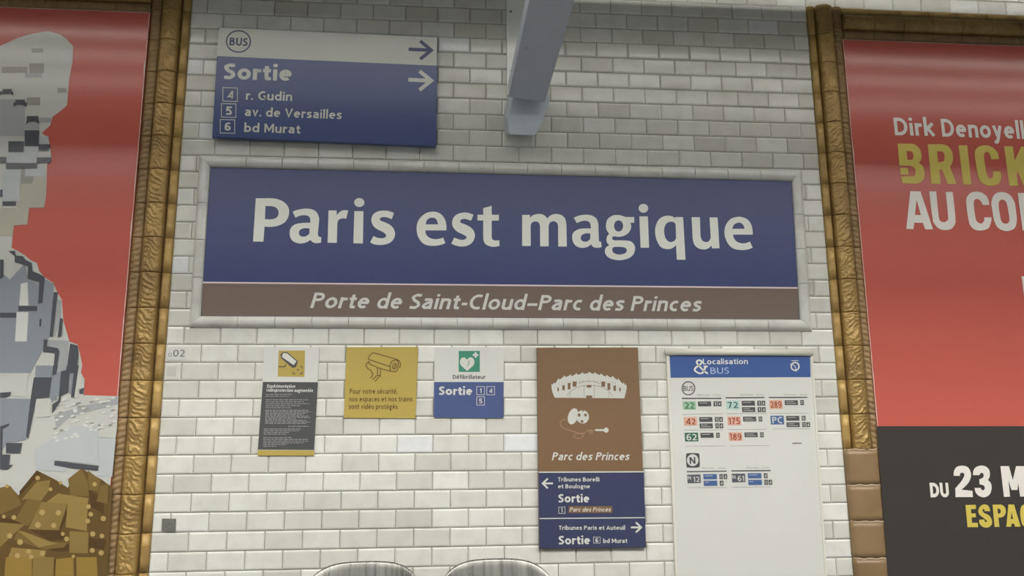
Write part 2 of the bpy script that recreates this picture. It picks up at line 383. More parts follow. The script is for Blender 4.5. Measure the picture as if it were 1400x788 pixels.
for vis, area, x0, x1, z0, z1 in parts:
    mi = pick(); var = random.randrange(5); w = round(x1-x0, 4); k = (w, mi, var)
    if k not in cache:
        b_ = bmesh.new(); tile_geo(b_, -w/2, w/2, -RP/2, RP/2, random.gauss(0, .004), random.gauss(0, .008), random.uniform(-.0006, .0006))
        me = bpy.data.meshes.new('tile'); b_.to_mesh(me); b_.free(); me.materials.append(TILE[mi]); cache[k] = me
    link('tile', cache[k], None, wall, ((x0+x1)/2, 0, (z0+z1)/2))
bm = bmesh.new()
for vis, area, x0, x1, z0, z1 in rest:
    tile_geo(bm, x0, x1, z0, z1, random.gauss(0, .004), random.gauss(0, .008), random.uniform(-.0006, .0006), pick())
me = bpy.data.meshes.new('tile_field'); bm.to_mesh(me); bm.free()
tf = link('tile_field', me, TILE, wall); tf['kind'] = 'stuff'

# ------------------------------------------------------------------ glazed moulding round the station name
mo = bpy.data.objects.new('trim_1', None); COL.objects.link(mo); mo['kind'] = 'structure'
mo['label'] = 'white glazed rounded tile moulding framing the blue station name sign'
mo.location = base_of(Q_NAME_OUT, 0.0)
prof = [(0.0, 0.002), (0.0, 0.012), (0.08, 0.019), (0.2, 0.0235), (0.36, 0.0265), (0.52, 0.0265), (0.68, 0.024), (0.82, 0.018), (0.93, 0.010), (1.0, 0.001)]
IN = [wp(x, y, .006) for x, y in Q_NAME]; OU = [wp(x, y) for x, y in Q_NAME_OUT]
for side in range(4):
    a0, a1, b0, b1 = IN[side], IN[(side+1) % 4], OU[side], OU[(side+1) % 4]
    L = (a1-a0).length; n = round(L/0.152)
    for i in range(n):
        t0 = i/n; t1 = (i+1)/n; e = 0.0007/L
        s0 = t0+(e if i else 0); s1 = t1-(e if i < n-1 else 0)
        bm = bmesh.new(); R = []
        for s_ in (s0, s0+0.0025/L, s1-0.0025/L, s1):
            ring = []
            for t, d in prof:
                # straight lengths keep square ends, only the corner pieces are mitred
                ia = a0.lerp(a1, s_); u = (b1-b0).normalized()
                if (i == 0 and s_ <= s0+0.003/L) or (i == n-1 and s_ >= s1-0.003/L): ob_ = b0.lerp(b1, s_)
                else: ob_ = b0 + u*((ia-b0).dot(u))
                p = ia.lerp(ob_, t)
                dd = d*(0.93 if s_ in (s0, s1) else 1.0)
                ring.append(bm.verts.new((p.x, -dd, p.z)))
            R.append(ring)
        for ra, rb in zip(R, R[1:]):
            for j in range(len(prof)-1): bm.faces.new((ra[j], ra[j+1], rb[j+1], rb[j]))
        bm.faces.new(R[0]); bm.faces.new(R[-1])
        finish(bm, 'moulding_tile', M_MOULD, mo)

# ------------------------------------------------------------------ gilded poster frames
def gold(name, rgb, dirt, amt, rough=0.36, metal=0.55): return mat(name, rgb, rough=rough, metal=metal, vary=0.22, scale=35, bump=0.5, bscale=120, dirt=dirt, dirt_amt=amt, dscale=9, objrand=0.07)
M_GOLD = gold('gilded_glaze', (164, 135, 80), (124, 98, 60), 0.7, 0.4, 0.35)
M_GOLD2 = gold('gilded_glaze_strip', (174, 144, 86), (142, 112, 70), 0.6, 0.42, 0.25)
M_ROPE = gold('dull_gilding', (146, 120, 80), (108, 86, 58), 0.8, 0.55, 0.15)
M_TAN = mat('brown_glazed_piece', (138, 114, 82), rough=0.34, vary=0.1, scale=14, bump=0.2, dirt=(108, 86, 58), dirt_amt=0.6, dscale=7, objrand=0.08)
M_JOINT = mat('pale_joint', (196, 176, 150), rough=0.8, vary=0.1)
PL = RP*2
FW = 0.172
def roll_h(t): return 0.012+0.028*math.sqrt(max(0, 1-(2*t-1)**2))
def strip_mesh(w0, w1, kind, sgn, seed):
    """piece of frame: across x from w0 to w1 (0 = tile side), along z one piece long"""
    bm = bmesh.new(); nu = {'strip': 6, 'roll': 26, 'rope': 12, 'plain': 24}[kind]; nv = {'strip': 3, 'roll': 40, 'rope': 30, 'plain': 6}[kind]
    g = []
    for j in range(nv+1):
        v = j/nv; z = v*(PL-0.0016)+0.0008; row = []
        for i in range(nu+1):
            t = i/nu; x = w0+(w1-w0)*t
            if kind == 'strip': y = 0.014-0.010*(abs(2*t-1)**6)
            elif kind == 'roll':
                y = roll_h(t)
                # raised leafy wrinkles running out from the middle of the roll
                a = abs(2*t-1); n1 = noise.noise(Vector((t*2.2, v*2.6+seed, seed))); n2 = noise.noise(Vector((t*4+9, v*7, seed)))
                ph = (v+0.20*a*(1 if t < .5 else -0.7)+0.17*n1+0.04*n2)*6.0
                k = ph % 1.0
                y += (0.0052*(abs(2*k-1)**2.2)*(0.55+0.9*n2)-0.002 + 0.004*n1)*(1-a**4)
                y += 0.002*noise.noise(Vector((t*12, v*26, seed*2.0)))
            elif kind == 'rope':
                y = 0.006+0.016*math.sqrt(max(0, 1-(2*t-1)**2))*(0.72+0.28*abs(math.sin(math.pi*(v*6+0.6*t))))
                y += 0.0015*noise.noise(Vector((t*7, v*20, seed)))
            else:
                y = 0.010+0.026*math.sqrt(max(0, 1-(2*t-1)**2)) if t < 1 else 0.006
                y += 0.0008*noise.noise(Vector((t*4, v*4, seed)))
            if j in (0, nv): y *= (0.985 if kind == 'plain' else 0.94)
            row.append(bm.verts.new((sgn*x, -max(y, 0.002), z)))
        row = [bm.verts.new((sgn*w0, 0.004, z))]+row+[bm.verts.new((sgn*w1, 0.004, z))]
        g.append(row)
    for a, b in zip(g, g[1:]):
        for i in range(len(a)-1): bm.faces.new((a[i], a[i+1], b[i+1], b[i]))
    bm.faces.new(g[0]); bm.faces.new(g[-1])
    bmesh.ops.recalc_face_normals(bm, faces=bm.faces)
    me = bpy.data.meshes.new(kind); bm.to_mesh(me); bm.free()
    for p in me.polygons: p.use_smooth = True
    return me
CH = {'strip': (0.0, 0.036), 'roll': (0.040, 0.121), 'rope': (0.122, FW)}
PM = {(k, s, v): strip_mesh(CH[k][0], CH[k][1], k, s, v*3.7+s) for k in CH for s in (1, -1) for v in range(3)}
for s in (1, -1): PM[('plain', s, 0)] = strip_mesh(0.0, 0.152, 'plain', s, 5.0); PM[('rope2', s, 0)] = strip_mesh(0.146, FW, 'rope', s, 2.0)
KM = {'strip': M_GOLD2, 'roll': M_GOLD, 'rope': M_ROPE, 'plain': M_TAN, 'rope2': M_ROPE}
KN = {'strip': 'flat_border_piece', 'roll': 'leafy_roll_piece', 'rope': 'rope_piece', 'plain': 'brown_glazed_piece', 'rope2': 'rope_piece'}
for k, me in PM.items(): me.materials.append(KM[k[0]])
Z_TOP = rz(FR_TOP_ROW)
def frame_bar(root, kinds, s, p, ang, n, r0=0, off=0.0):
    for i in range(n):
        for k in kinds:
            me = PM[(k, s, (i*7+r0) % 3 if (k, s, 1) in PM else 0)]
            d = i*PL+off
            o = link(KN[k], me, None, root, Vector(p)-root.location+Vector((math.sin(ang)*d, 0, math.cos(ang)*d)))
            o.rotation_euler = (0, ang, 0)
NV = 24
def gilded_frame(side, label):
    # side -1: frame left of the tiles (its tile-side edge at XL); +1: right
    x = XL if side < 0 else XR
    root = thing('gilded_poster_frame', label, 'frame', Vector((x+side*0.09, 0, Z_TOP-NV*PL)))
    s = side
    zb = Z_TOP-NV*PL
    nh = 26
    if side < 0:
        frame_bar(root, ('strip', 'roll', 'rope'), s, (x, 0, zb), 0, NV)
    else:
        k = NV-14   # brown pieces replace the gilded ones on the lower part of this side
        frame_bar(root, ('plain', 'rope2'), s, (x, 0, zb), 0, k)
        frame_bar(root, ('strip', 'roll', 'rope'), s, (x, 0, zb+k*PL), 0, NV-k)
        for i in range(1, k+1):
            bmj = bmesh.new(); M_ = 14
            for j in range(M_):
                t0 = j/M_; t1 = (j+1)/M_; zz = zb+i*PL
                def yy(t): return -(0.0115+0.026*math.sqrt(max(0, 1-(2*t-1)**2)))
                z0 = zz+0.002*math.sin(j*1.3+i); z1 = zz+0.002*math.sin((j+1)*1.3+i)
                q = [bmj.verts.new(c) for c in ((x+.152*t0, yy(t0), z0-.0022), (x+.152*t1, yy(t1), z1-.0022), (x+.152*t1, yy(t1), z1+.0022), (x+.152*t0, yy(t0), z0+.0022))]
                bmj.faces.new(q)
            finish(bmj, 'mortar_joint', M_JOINT, root)
    # top and bottom bars run between the uprights
    xi = x+s*FW
    frame_bar(root, ('strip', 'roll', 'rope'), s, (xi, 0, Z_TOP), s*math.pi/2, nh, 1)
    frame_bar(root, ('strip', 'roll', 'rope'), -s, (xi, 0, zb), s*math.pi/2, nh, 2)
    xe = xi+s*(nh*PL+FW)
    frame_bar(root, ('strip', 'roll', 'rope'), -s, (xe, 0, zb), 0, NV)
    return root, zb, xe
rootL, ZB, XLE = gilded_frame(-1, 'gilded ceramic frame round the red poster with the white brick-built figure')
rootR, ZB, XRE = gilded_frame(1, 'gilded ceramic frame with plain brown lower pieces, round the red and charcoal poster')

# ------------------------------------------------------------------ posters
POFF = 0.026
M_RED = mat('red_poster_paper', (188, 93, 81), rough=0.17, vary=0.05, scale=5, bump=0.06, bscale=4)
M_PBLACK = mat('charcoal_poster_paper', (62, 58, 55), rough=0.2, vary=0.06, scale=5, bump=0.05, bscale=5)
M_TORN = mat('torn_paper_edge', (206, 196, 184), rough=0.8, vary=0.1)
M_PYEL = mat('yellow_print', (206, 188, 88), rough=0.35, vary=0.03)
M_PWHT = mat('poster_white_print', (226, 222, 214), rough=0.35, vary=0.03)
def poster(label, xin, xout, ztop, slope, m, name):
    root = thing(name, label, 'poster', Vector(((xin+xout)/2, -0.01, ZB+FW)))
    bm = bmesh.new(); s = 1 if xout > xin else -1
    zb = ZB+FW-0.015
    pts = [Vector((xin, 0, ztop)), Vector((xout, 0, ztop)), Vector((xout, 0, zb)), Vector((xin+s*-0.01, 0, zb))]
    if s < 0: pts = pts[::-1]
    slab(bm, pts, 0.004, POFF); finish(bm, 'paper_sheet', m, root)
    bm = bmesh.new(); n = 90; rnd = random.Random(3)      # ragged white edge where the paper was trimmed
    prev = None
    for i in range(n+1):
        z = ztop+(zb-ztop)*i/n
        x = xin+(-s*0.01)*i/n
        w = 0.0015+0.005*max(0, noise.noise(Vector((i*0.35, s*4, 0))))+0.001*rnd.random()
        c = (bm.verts.new((x-s*0.0006, -POFF-0.0006, z)), bm.verts.new((x+s*w, -POFF-0.0006, z)))
        if prev: bm.faces.new((prev[0], prev[1], c[1], c[0]))
        prev = c
    p0 = bm.verts.new((xin, -POFF-.0006, ztop)); 
    prev = None
    for i in range(61):
        x = xin+(xout-xin)*i/60; w = 0.002+0.003*max(0, noise.noise(Vector((i*0.5, s*9, 2))))
        c = (bm.verts.new((x, -POFF-0.0006, ztop)), bm.verts.new((x, -POFF-0.0006, ztop-w)))
        if prev: bm.faces.new((prev[0], prev[1], c[1], c[0]))
        prev = c
    finish(bm, 'torn_edge', M_TORN, root, smooth='keep')['label'] = 'ragged white trimmed edge of the paper'
    return root
pL = poster('red poster of a white brick-built figure above a heap of gold bricks', -1.666, XLE+FW*1.0, 3.266, 0, M_RED, 'advertising_poster')
pR = poster('red and charcoal poster with white and yellow capital lettering', 1.583, XRE-FW*1.0, 3.262, 0, M_RED, 'advertising_poster')

# right poster: charcoal lower field and lettering
s = Print(POFF+0.0006, pR)
s.poly([(1198.5, 583), (1400, 583), (1700, 583), (1700, 830), (1217, 830)]).done('charcoal_field', M_PBLACK, 'charcoal lower field of the poster')
y_ = Print(POFF+0.0013, pR)
E1 = (1215, 185, 10.51); E2 = (1300, 185, 10.51); E3 = (1230, 250, 8.235)
def G(p, e, *loops): p.poly(*[spline(zm(*e, L)) if any(len(q) < 3 for q in L) else [(q[0], q[1]) for q in zm(*e, L)] for L in loops])
G(y_, E1, [(128,122,1),(300,120,1),(380,135),(440,190),(470,270),(470,340),(435,400,1),(485,440),(512,510),(515,580),(495,640),(430,690),(350,697,1),(195,690,1),(180,590,1),(340,590,1),(378,570),(388,525),(378,480),(350,458),(310,440,1),(155,438,1)],
  [(258,228,1),(310,228,1),(345,250),(355,300),(345,345),(310,355,1),(268,353,1)])
G(y_, E1, [(163,465,1),(272,470,1),(290,568,1),(178,566,1)])
G(y_, E1, [(560,130,1),(740,128,1),(830,145),(890,200),(920,280),(920,370),(880,455,1),(975,700,1),(850,702,1),(770,500,1),(748,485,1),(728,500,1),(745,700,1),(615,698,1)],
  [(695,232,1),(750,232,1),(790,250),(803,310),(795,365),(760,385,1),(710,388,1)])
G(y_, E2, [(110,145,1),(235,145,1),(295,708,1),(178,708,1)])
G(y_, E2, [(690,345,1),(675,260),(620,190),(540,150),(460,148),(380,180),(345,250),(355,370),(375,500),(395,600),(440,680),(520,720),(620,722),(690,690),(722,620),(722,560),(712,520,1),(605,520,1),(605,590),(570,625),(530,600),(510,540),(490,420),(475,300),(490,250),(530,245),(560,280),(580,348,1)])
G(y_, E2, [(765,158,1),(890,160,1),(918,365,1),(1010,165,1),(1135,165,1),(1045,400,1),(1170,720,1),(1045,720,1),(960,520,1),(945,560,1),(965,725,1),(840,725,1)])
EP = (1260, 620, 7.164)
G(y_, EP, [(430,508,1),(530,506,1),(532,546,1),(483,548,1),(486,590,1),(530,590,1),(532,628,1),(489,630,1),(494,682,1),(550,682,1),(553,725,1),(450,725,1)])
G(y_, EP, [(672,568,1),(618,568,1),(612,550),(600,547),(597,562),(612,585),(660,610),(688,655),(685,700),(650,728),(600,722),(568,690),(565,652,1),(615,650,1),(622,674),(638,672),(634,655),(600,630),(565,600),(556,560),(575,520),(615,502),(655,518)])
G(y_, EP, [(695,505,1),(780,503,1),(815,530),(825,575),(805,618),(765,632,1),(752,632,1),(762,722,1),(715,722,1)], [(742,545,1),(765,547),(775,568),(767,590),(748,592,1)])
G(y_, EP, [(850,503,1),(905,503,1),(970,720,1),(915,720,1),(905,690,1),(880,690,1),(878,720,1),(830,720,1)], [(880,575,1),(896,645,1),(874,645,1)])
G(y_, EP, [(1068,570,1),(1050,525),(1010,503),(978,520),(966,570),(972,650),(990,705),(1030,727),(1068,710),(1082,660,1),(1035,655,1),(1028,680),(1018,670),(1012,600),(1012,555),(1022,550),(1030,572,1)])
G(y_, EP, [(1098,505,1),(1195,505,1),(1197,546,1),(1150,548,1),(1153,590,1),(1197,590,1),(1199,628,1),(1155,630,1),(1160,682,1),(1215,682,1),(1218,725,1),(1118,725,1)])
y_.done('yellow_lettering', M_PYEL, 'yellow capital lettering')
w_ = Print(POFF+0.0013, pR)
G(w_, E3, [(120,95,1),(235,97,1),(375,525,1),(288,525,1),(262,452,1),(165,450,1),(155,522,1),(75,520,1)], [(190,190,1),(240,365,1),(172,362,1)])
G(w_, E3, [(332,97,1),(412,97,1),(440,380),(460,430),(500,445),(535,425),(545,380),(518,103,1),(597,103,1),(628,400),(620,470),(580,520),(510,533),(440,515),(390,460),(370,400)])
G(w_, E3, [(1008,250,1),(990,170),(940,120),(870,100),(800,115),(755,170),(752,250),(770,390),(795,480),(850,530),(930,537),(1000,510),(1030,440),(1032,390,1),(950,390,1),(950,430),(920,460),(880,445),(855,400),(835,260),(840,200),(875,182),(915,210),(935,250,1)])
G(w_, E3, [(1150,105),(1230,130),(1290,210),(1310,320),(1318,430),(1290,515),(1200,545),(1110,510),(1065,430),(1045,320),(1033,220),(1070,130)],
  [(1150,190),(1190,205),(1212,260),(1235,400),(1225,450),(1190,462),(1150,440),(1130,370),(1115,250),(1125,205)])
G(w_, E3, [(1328,115,1),(1420,115,1),(1455,540,1),(1385,540,1)])
w_.text('Dirk', 1223.7, 185, 1279, 186, 25.6, 13)
w_.text('Denoyelle', 1288.5, 186.8, 1418, 190.8, 25.8, 13)
w_.text('DU', 1272.5, 680.3, 1298, 680.3, 19.8, 16)
G(w_, (1260,620,7.164), [(315,222,1),(318,175),(345,135),(400,122),(455,140),(482,195),(478,250),(450,300),(390,358,1),(498,368,1),(502,430,1),(333,430,1),(330,345,1),(385,280),(412,235),(418,205),(398,190),(378,200),(375,222,1)])
G(w_, (1260,620,7.164), [(502,215,1),(515,155),(560,125),(615,125),(660,160),(668,220),(650,262,1),(680,300),(685,350),(665,405),(615,432),(565,420),(530,385),(520,340,1),(578,340,1),(590,360),(608,362),(618,345),(610,318),(568,305,1),(565,255,1),(600,240),(608,215),(598,195),(580,195),(565,215,1)])
G(w_, (1260,620,7.164), [(772,127,1),(855,127,1),(893,262,1),(925,127,1),(1005,127,1),(1045,425,1),(965,425,1),(945,290,1),(938,360,1),(880,360,1),(850,265,1),(866,427,1),(806,427,1)])
w_.poly([(1396.5, 378), (1404, 378), (1410, 404), (1400, 404)])
w_.done('white_lettering', M_PWHT, 'white lettering')

# left poster: picture printed flat on the sheet, layer over layer
LC = {'light': (190, 191, 185), 'mid': (160, 163, 164), 'blue_grey': (136, 142, 150), 'cool_light': (180, 185, 187), 'dark': (80, 82, 88), 'beige': (176, 172, 156), 'shade': (150, 149, 142), 'white': (204, 205, 200)}
LM = {k: mat('figure_print_'+k, v, rough=0.17, vary=0.05, scale=12) for k, v in LC.items()}
fig = {k: Print(POFF+0.0012+0.00035*i, pL) for i, k in enumerate(['mid', 'shade', 'beige', 'cool_light', 'light', 'blue_grey', 'white', 'dark'])}
base = Print(POFF+0.0006, pL)
A_ = (0, 40, 4.382); B_ = (0, 200, 4.382); C_ = (0, 330, 4.377); D_ = (0, 500, 4.924); X_ = (0, 580, 3.787); H_ = (0, 380, 3.581)
sil = zm(*A_, [(-1140,530),(-1000,180),(-700,60),(-380,20),(0,100),(30,88),(110,50),(200,25),(290,12),(360,30),(400,60),(438,100),(434,200),(414,300),(402,455),(370,485),(315,525),(300,578),(250,622),(290,650),(305,740),(308,780)]) \
    + zm(*B_, [(310,45),(292,80),(283,110),(275,300),(265,370),(175,370),(165,470),(85,475),(75,540)]) \
    + zm(*C_, [(70,40),(110,60),(150,85),(180,112),(220,130),(235,180),(265,215),(320,250),(345,310),(370,350),(380,480),(395,530),(415,600),(465,620),(480,680),(492,740)]) \
    + zm(*D_, [(545,50),(570,90),(565,200),(798,207),(788,420),(762,600),(742,800)]) + [(144, 830), (-520, 830), (-500, 600), (-430, 480), (-350, 400), (-250, 350), (-235, 250)]
base.poly(sil).done('printed_figure', LM['light'], 'printed white brick-built figure')
def P_(k, e, *L):
    for q in L: fig[k].poly(zm(*e, q))
def R_(k, e, *L):
    for a in L: fig[k].poly(zm(*e, rect(*a)))
# head
R_('shade', A_, (190,115,260,140), (175,205,262,262), (160,408,240,455), (345,352,398,378), (10,225,165,262))
R_('mid', A_, (0,420,150,560), (150,262,250,290), (235,530,305,560), (0,555,150,640), (150,560,235,600))
R_('dark', A_, (15,358,70,372), (92,422,148,440), (160,520,230,545), (148,605,235,632), (148,632,232,700), (50,672,142,735), (232,690,300,712), (220,768,305,800))
P_('dark', A_, [(0,372),(78,372),(82,400),(62,385),(12,385),(0,395)], [(80,438),(162,438),(160,468),(138,452),(98,450),(82,465)], [(158,545),(232,545),(235,568),(212,552),(172,552),(158,570)])
R_('cool_light', A_, (140,705,228,790), (235,640,290,690))
R_('cool_light', B_, (40,30,135,100), (135,0,225,102), (20,140,125,215), (10,215,118,330), (150,120,270,180))
R_('dark', B_, (50,0,135,35), (225,68,305,98), (232,8,290,26), (35,102,222,134), (0,65,38,100), (0,260,15,305), (15,332,95,355))
P_('shade', B_, [(128,135),(222,135),(215,180),(190,225),(125,225)])
P_('beige', B_, [(110,225),(200,225),(200,180),(275,180),(265,370),(175,370),(165,470),(85,475),(75,540),(-300,540),(-300,370),(100,370)])
R_('shade', B_, (120,280,180,288), (185,320,262,330), (0,415,165,422))
# torso
P_('blue_grey', C_, [(60,230),(150,130),(165,230),(250,260),(270,225),(322,255),(300,570),(260,600),(250,660),(180,790),(-300,790),(-300,200),(0,180)])
R_('light', C_, (120,245,210,388), (95,420,190,600), (0,225,100,425), (92,630,185,800), (0,460,70,720), (52,80,88,220), (95,135,135,225), (0,730,80,800))
P_('dark', C_, [(50,58),(90,58),(95,85),(140,90),(150,110),(190,130),(195,180),(235,195),(268,215),(255,370),(228,375),(235,245),(165,225),(168,150),(90,125),(88,90)],
   [(0,110),(22,110),(20,215),(5,225),(0,225)], [(322,305),(345,305),(315,572),(296,570)], [(360,460),(376,465),(368,570),(345,575)],
   [(262,588),(285,590),(280,628),(345,640),(355,660),(335,790),(318,790),(328,670),(258,662)], [(420,612),(465,625),(470,680),(460,790),(398,790),(408,700)], [(236,470),(250,462),(246,510),(236,515)])
R_('dark', C_, (110,388,222,418), (0,428,98,458))
P_('mid', C_, [(262,240),(322,252),(298,560),(245,570)], [(345,345),(368,355),(365,460),(330,570),(318,570)], [(285,590),(412,595),(405,700),(395,790),(340,790),(355,650),(280,628)])
P_('white', C_, [(125,255),(165,245),(170,385),(115,385)], [(100,425),(170,425),(160,600),(90,600)])
# lower body, from the third crop
P_('blue_grey', D_, [(240,0),(350,0),(345,80),(235,80)], [(0,220),(210,225),(175,500),(40,525),(0,600)], [(350,60),(410,40),(400,190),(350,250),(335,215)], [(480,20),(500,10),(480,190),(465,190)])
P_('dark', D_, [(228,80),(348,80),(330,215),(245,222),(190,495),(175,480),(205,230)], [(355,0),(388,0),(378,60),(352,68)], [(450,0),(530,0),(500,215),(478,215),(500,25),(470,40),(460,180),(412,205),(405,250),(350,322),(352,262),(392,235),(402,160),(412,40),(445,30)],
   [(0,183),(75,178),(70,200),(40,215),(0,215)], [(40,522),(150,522),(135,592),(40,590)], [(0,600),(70,600),(60,670),(90,668),(50,702),(0,700)], [(0,410),(60,390),(62,405),(20,430),(15,600),(0,600)], [(535,165),(565,150),(560,190),(535,190)],
   [(368,642),(665,675),(662,708),(480,692),(365,672)])
P_('light', D_, [(85,0),(195,0),(175,210),(75,205)], [(0,225),(40,225),(20,410),(0,415)], [(240,225),(345,225),(335,345),(235,350)], [(520,0),(550,60),(570,110),(565,150),(530,160),(520,215),(500,215)])
P_('cool_light', D_, [(230,570),(480,410),(660,400),(660,665),(365,640),(362,672),(470,690),(440,715),(240,705)], [(665,490),(780,492),(755,750),(650,745),(660,700)], [(470,430),(655,420),(650,655),(375,635),(400,540)])
P_('mid', D_, [(480,440),(650,430),(640,640),(400,615)], [(668,480),(778,488),(776,500),(668,492)], [(365,330),(800,205),(795,260),(480,340),(380,430)])
rs = random.Random(5)
for i in range(70):      # small studs on the white plate
    u = rs.random(); v = rs.random(); x = 370+400*u; y = 215+(1-u)*120*v+v*190
    fig['white' if i % 3 else 'shade'].poly(zm(*D_, ell(x, y, 15, 8, 10, -.2)))
for k in ('mid', 'shade', 'beige', 'cool_light', 'light', 'blue_grey', 'white', 'dark'): fig[k].done('printed_block', LM[k])
GO = {'gold_base': (100, 80, 44), 'gold_a': (136, 115, 66), 'gold_b': (120, 99, 56), 'gold_c': (146, 124, 72), 'gold_d': (84, 64, 36), 'gold_e': (146, 120, 60), 'gold_stud': (176, 152, 96)}
GM = {k: mat('print_'+k, v, rough=0.2, vary=0.08, scale=12) for k, v in GO.items()}
gp = {k: Print(POFF+0.0044+0.0004*i, pL) for i, k in enumerate(['gold_base', 'gold_d', 'gold_b', 'gold_a', 'gold_c', 'gold_e', 'gold_stud'])}
def Q_(k, *L):
    for q in L: gp[k].poly(zm(*X_, q))
Q_('gold_base', [(-1950,400),(-1500,300),(-900,360),(-500,290),(0,330),(50,320),(95,370),(190,240),(290,290),(350,330),(420,230),(530,290),(582,330),(566,600),(548,960),(-1950,960)])
Q_('gold_d', [(100,350),(190,240),(215,255),(160,310),(105,370)], [(150,548),(300,552),(345,440),(348,475),(310,560),(345,600),(260,605)], [(250,640),(360,620),(355,660),(270,660)], [(460,340),(535,385),(540,470),(470,430)], [(460,590),(550,600),(540,650),(460,640)], [(0,470),(70,500),(140,518),(0,520)], [(270,700),(290,700),(275,800),(255,800)])
Q_('gold_b', [(352,285),(420,232),(455,300),(460,375),(365,372)], [(0,330),(55,322),(95,380),(110,420),(0,470)], [(150,375),(225,405),(145,530),(75,500)], [(560,310),(520,320),(500,400),(556,415)], [(90,555),(260,610),(350,615),(330,640),(230,650),(70,600)], [(455,240),(520,290),(510,350),(460,340)])
Q_('gold_a', [(110,395),(190,300),(260,290),(250,350),(210,400),(150,385)], [(215,405),(350,410),(305,550),(145,545)], [(0,510),(130,520),(60,580),(0,640)], [(360,555),(458,560),(455,670),(360,668)], [(170,690),(280,690),(270,960),(165,960)])
Q_('gold_c', [(240,405),(300,360),(460,385),(455,400),(350,412)], [(350,405),(455,385),(450,555),(340,535)], [(90,550),(130,560),(260,610),(300,620),(200,640)], [(60,640),(240,655),(230,690),(40,700)])
Q_('gold_e', [(30,690),(165,690),(165,960),(10,960)], [(290,700),(380,690),(385,960),(280,960)], [(500,690),(515,960),(400,960),(395,690)])
for x, y, r in ((218,458,15),(302,460,14),(196,523,15),(278,526,14),(262,338,10),(314,305,9),(195,280,12),(458,428,12),(470,468,12),(455,503,12),(480,570,14),(528,580,12),(478,655,13),(524,668,14),(345,596,13),(325,570,10),(50,580,14),(104,612,15),(148,660,13),(90,682,13),(162,688,12),(220,670,13),(380,686,9),(490,312,12),(535,490,14),(72,484,12),(36,322,10),(20,480,10)):
    gp['gold_stud'].poly(zm(*X_, ell(x, y, r, r, 14)))
for k in gp: gp[k].done('printed_gold_block', GM[k])

# ------------------------------------------------------------------ station name sign
ns = thing('station_name_sign', 'wide blue enamel station name sign with a brown band below, inside the white moulding', 'sign', base_of(Q_NAME, 0.006))
NO = 0.012
plate('enamel_panel', Q_NAME, 0.001, NO, M_BLUE, ns, 0.001)
yl, yr = (275.9, 386.5), (1091.4, 394.2)
Print(NO+.0006, ns).poly([(276.6, 387), (1091.2, 394.5), (1092.6, 436.9), (275.6, 432)]).done('brown_band', M_BROWN, 'brown band along the bottom')
Print(NO+.0010, ns).line([(276.8, 386.4), (1091, 393.9)], 2.0).done('dividing_line', M_PINK)
T = Print(NO+.0012, ns)
I1 = (336,260,9.273); I2 = (440,260,9.273); I3 = (562,270,10.508); I4 = (704,280,11.667); I5 = (820,270,8.5625); I6 = (886,280,9.333)
G(T, I1, [(127,105,1),(300,103,1),(400,115),(480,150),(535,210),(550,275),(535,350),(490,412),(410,452),(320,467),(238,463,1),(224,655,1),(92,653,1)],
  [(250,203,1),(310,203,1),(370,215),(405,245),(417,290),(403,335),(365,362),(310,372,1),(243,370,1)])
G(T, I1, [(595,275,1),(660,250),(760,236),(850,248),(905,290),(928,350),(930,385,1),(915,545,1),(922,585),(957,597,1),(955,665,1),(915,673),(870,671),(840,655),(818,632,1),(770,662),(690,678),(610,655),(570,610),(556,550),(570,485),(620,438),(700,419),(818,415,1),(818,375,1),(805,340),(770,322),(720,320),(670,332),(630,350,1)],
  [(808,487,1),(740,485),(690,505),(673,545),(690,580),(730,592),(775,580),(808,550,1)])
G(T, I2, [(85,258,1),(188,260,1),(188,325,1),(215,288),(265,258),(335,258,1),(308,365,1),(260,360),(215,378),(197,425,1),(190,670,1),(73,668,1)])
G(T, I2, [(412,268,1),(528,268,1),(520,678,1),(400,675,1)]); T.poly(zm(*I2, ell(475,158,65,57)))
G(T, I2, [(915,290,1),(850,268),(780,261),(700,275),(645,320),(628,385),(650,450),(700,495),(770,530),(808,560),(815,585),(790,607),(740,611),(695,602),(655,583,1),(613,662,1),(670,690),(750,697),(840,680),(900,635),(928,570),(915,500),(875,450),(820,418),(762,395),(735,376),(745,352),(780,342),(825,347),(887,370,1)])
G(T, I3, [(505,475,1),(508,430),(495,340),(450,260),(385,217),(310,206),(220,225),(140,285),(92,365),(80,450),(95,550),(150,640),(220,685),(320,697),(420,685),(492,658,1),(460,577,1),(400,597),(330,600),(260,578),(215,530),(207,475,1)],
  [(210,388,1),(228,330),(268,298),(315,293),(362,315),(390,388,1)])
G(T, I3, [(897,250,1),(830,225),(760,218),(680,235),(615,285),(590,360),(605,430),(660,490),(730,525),(785,555),(798,578),(775,603),(730,612),(680,602),(622,577,1),(578,662,1),(640,692),(730,707),(820,690),(885,640),(916,565),(905,490),(860,435),(790,395),(725,370),(705,346),(720,320),(760,310),(800,315),(862,335,1)])
G(T, I3, [(1037,155,1),(1158,122,1),(1158,250,1),(1262,250,1),(1262,335,1),(1158,335,1),(1158,560,1),(1170,605),(1210,620),(1268,615,1),(1272,695,1),(1210,710),(1140,706),(1080,680),(1045,630),(1037,560,1),(1037,332,1),(955,332,1),(955,250,1),(1037,250,1)])
G(T, I4, [(115,163,1),(240,163,1),(240,215,1),(290,167),(380,148),(460,165),(518,222,1),(570,170),(650,148),(740,167),(800,225),(820,320,1),(828,668,1),(690,668,1),(688,340,1),(670,288),(615,265),(560,285),(537,340,1),(538,665,1),(403,665,1),(400,340,1),(380,288),(328,267),(275,285),(250,330,1),(252,660,1),(115,658,1)])
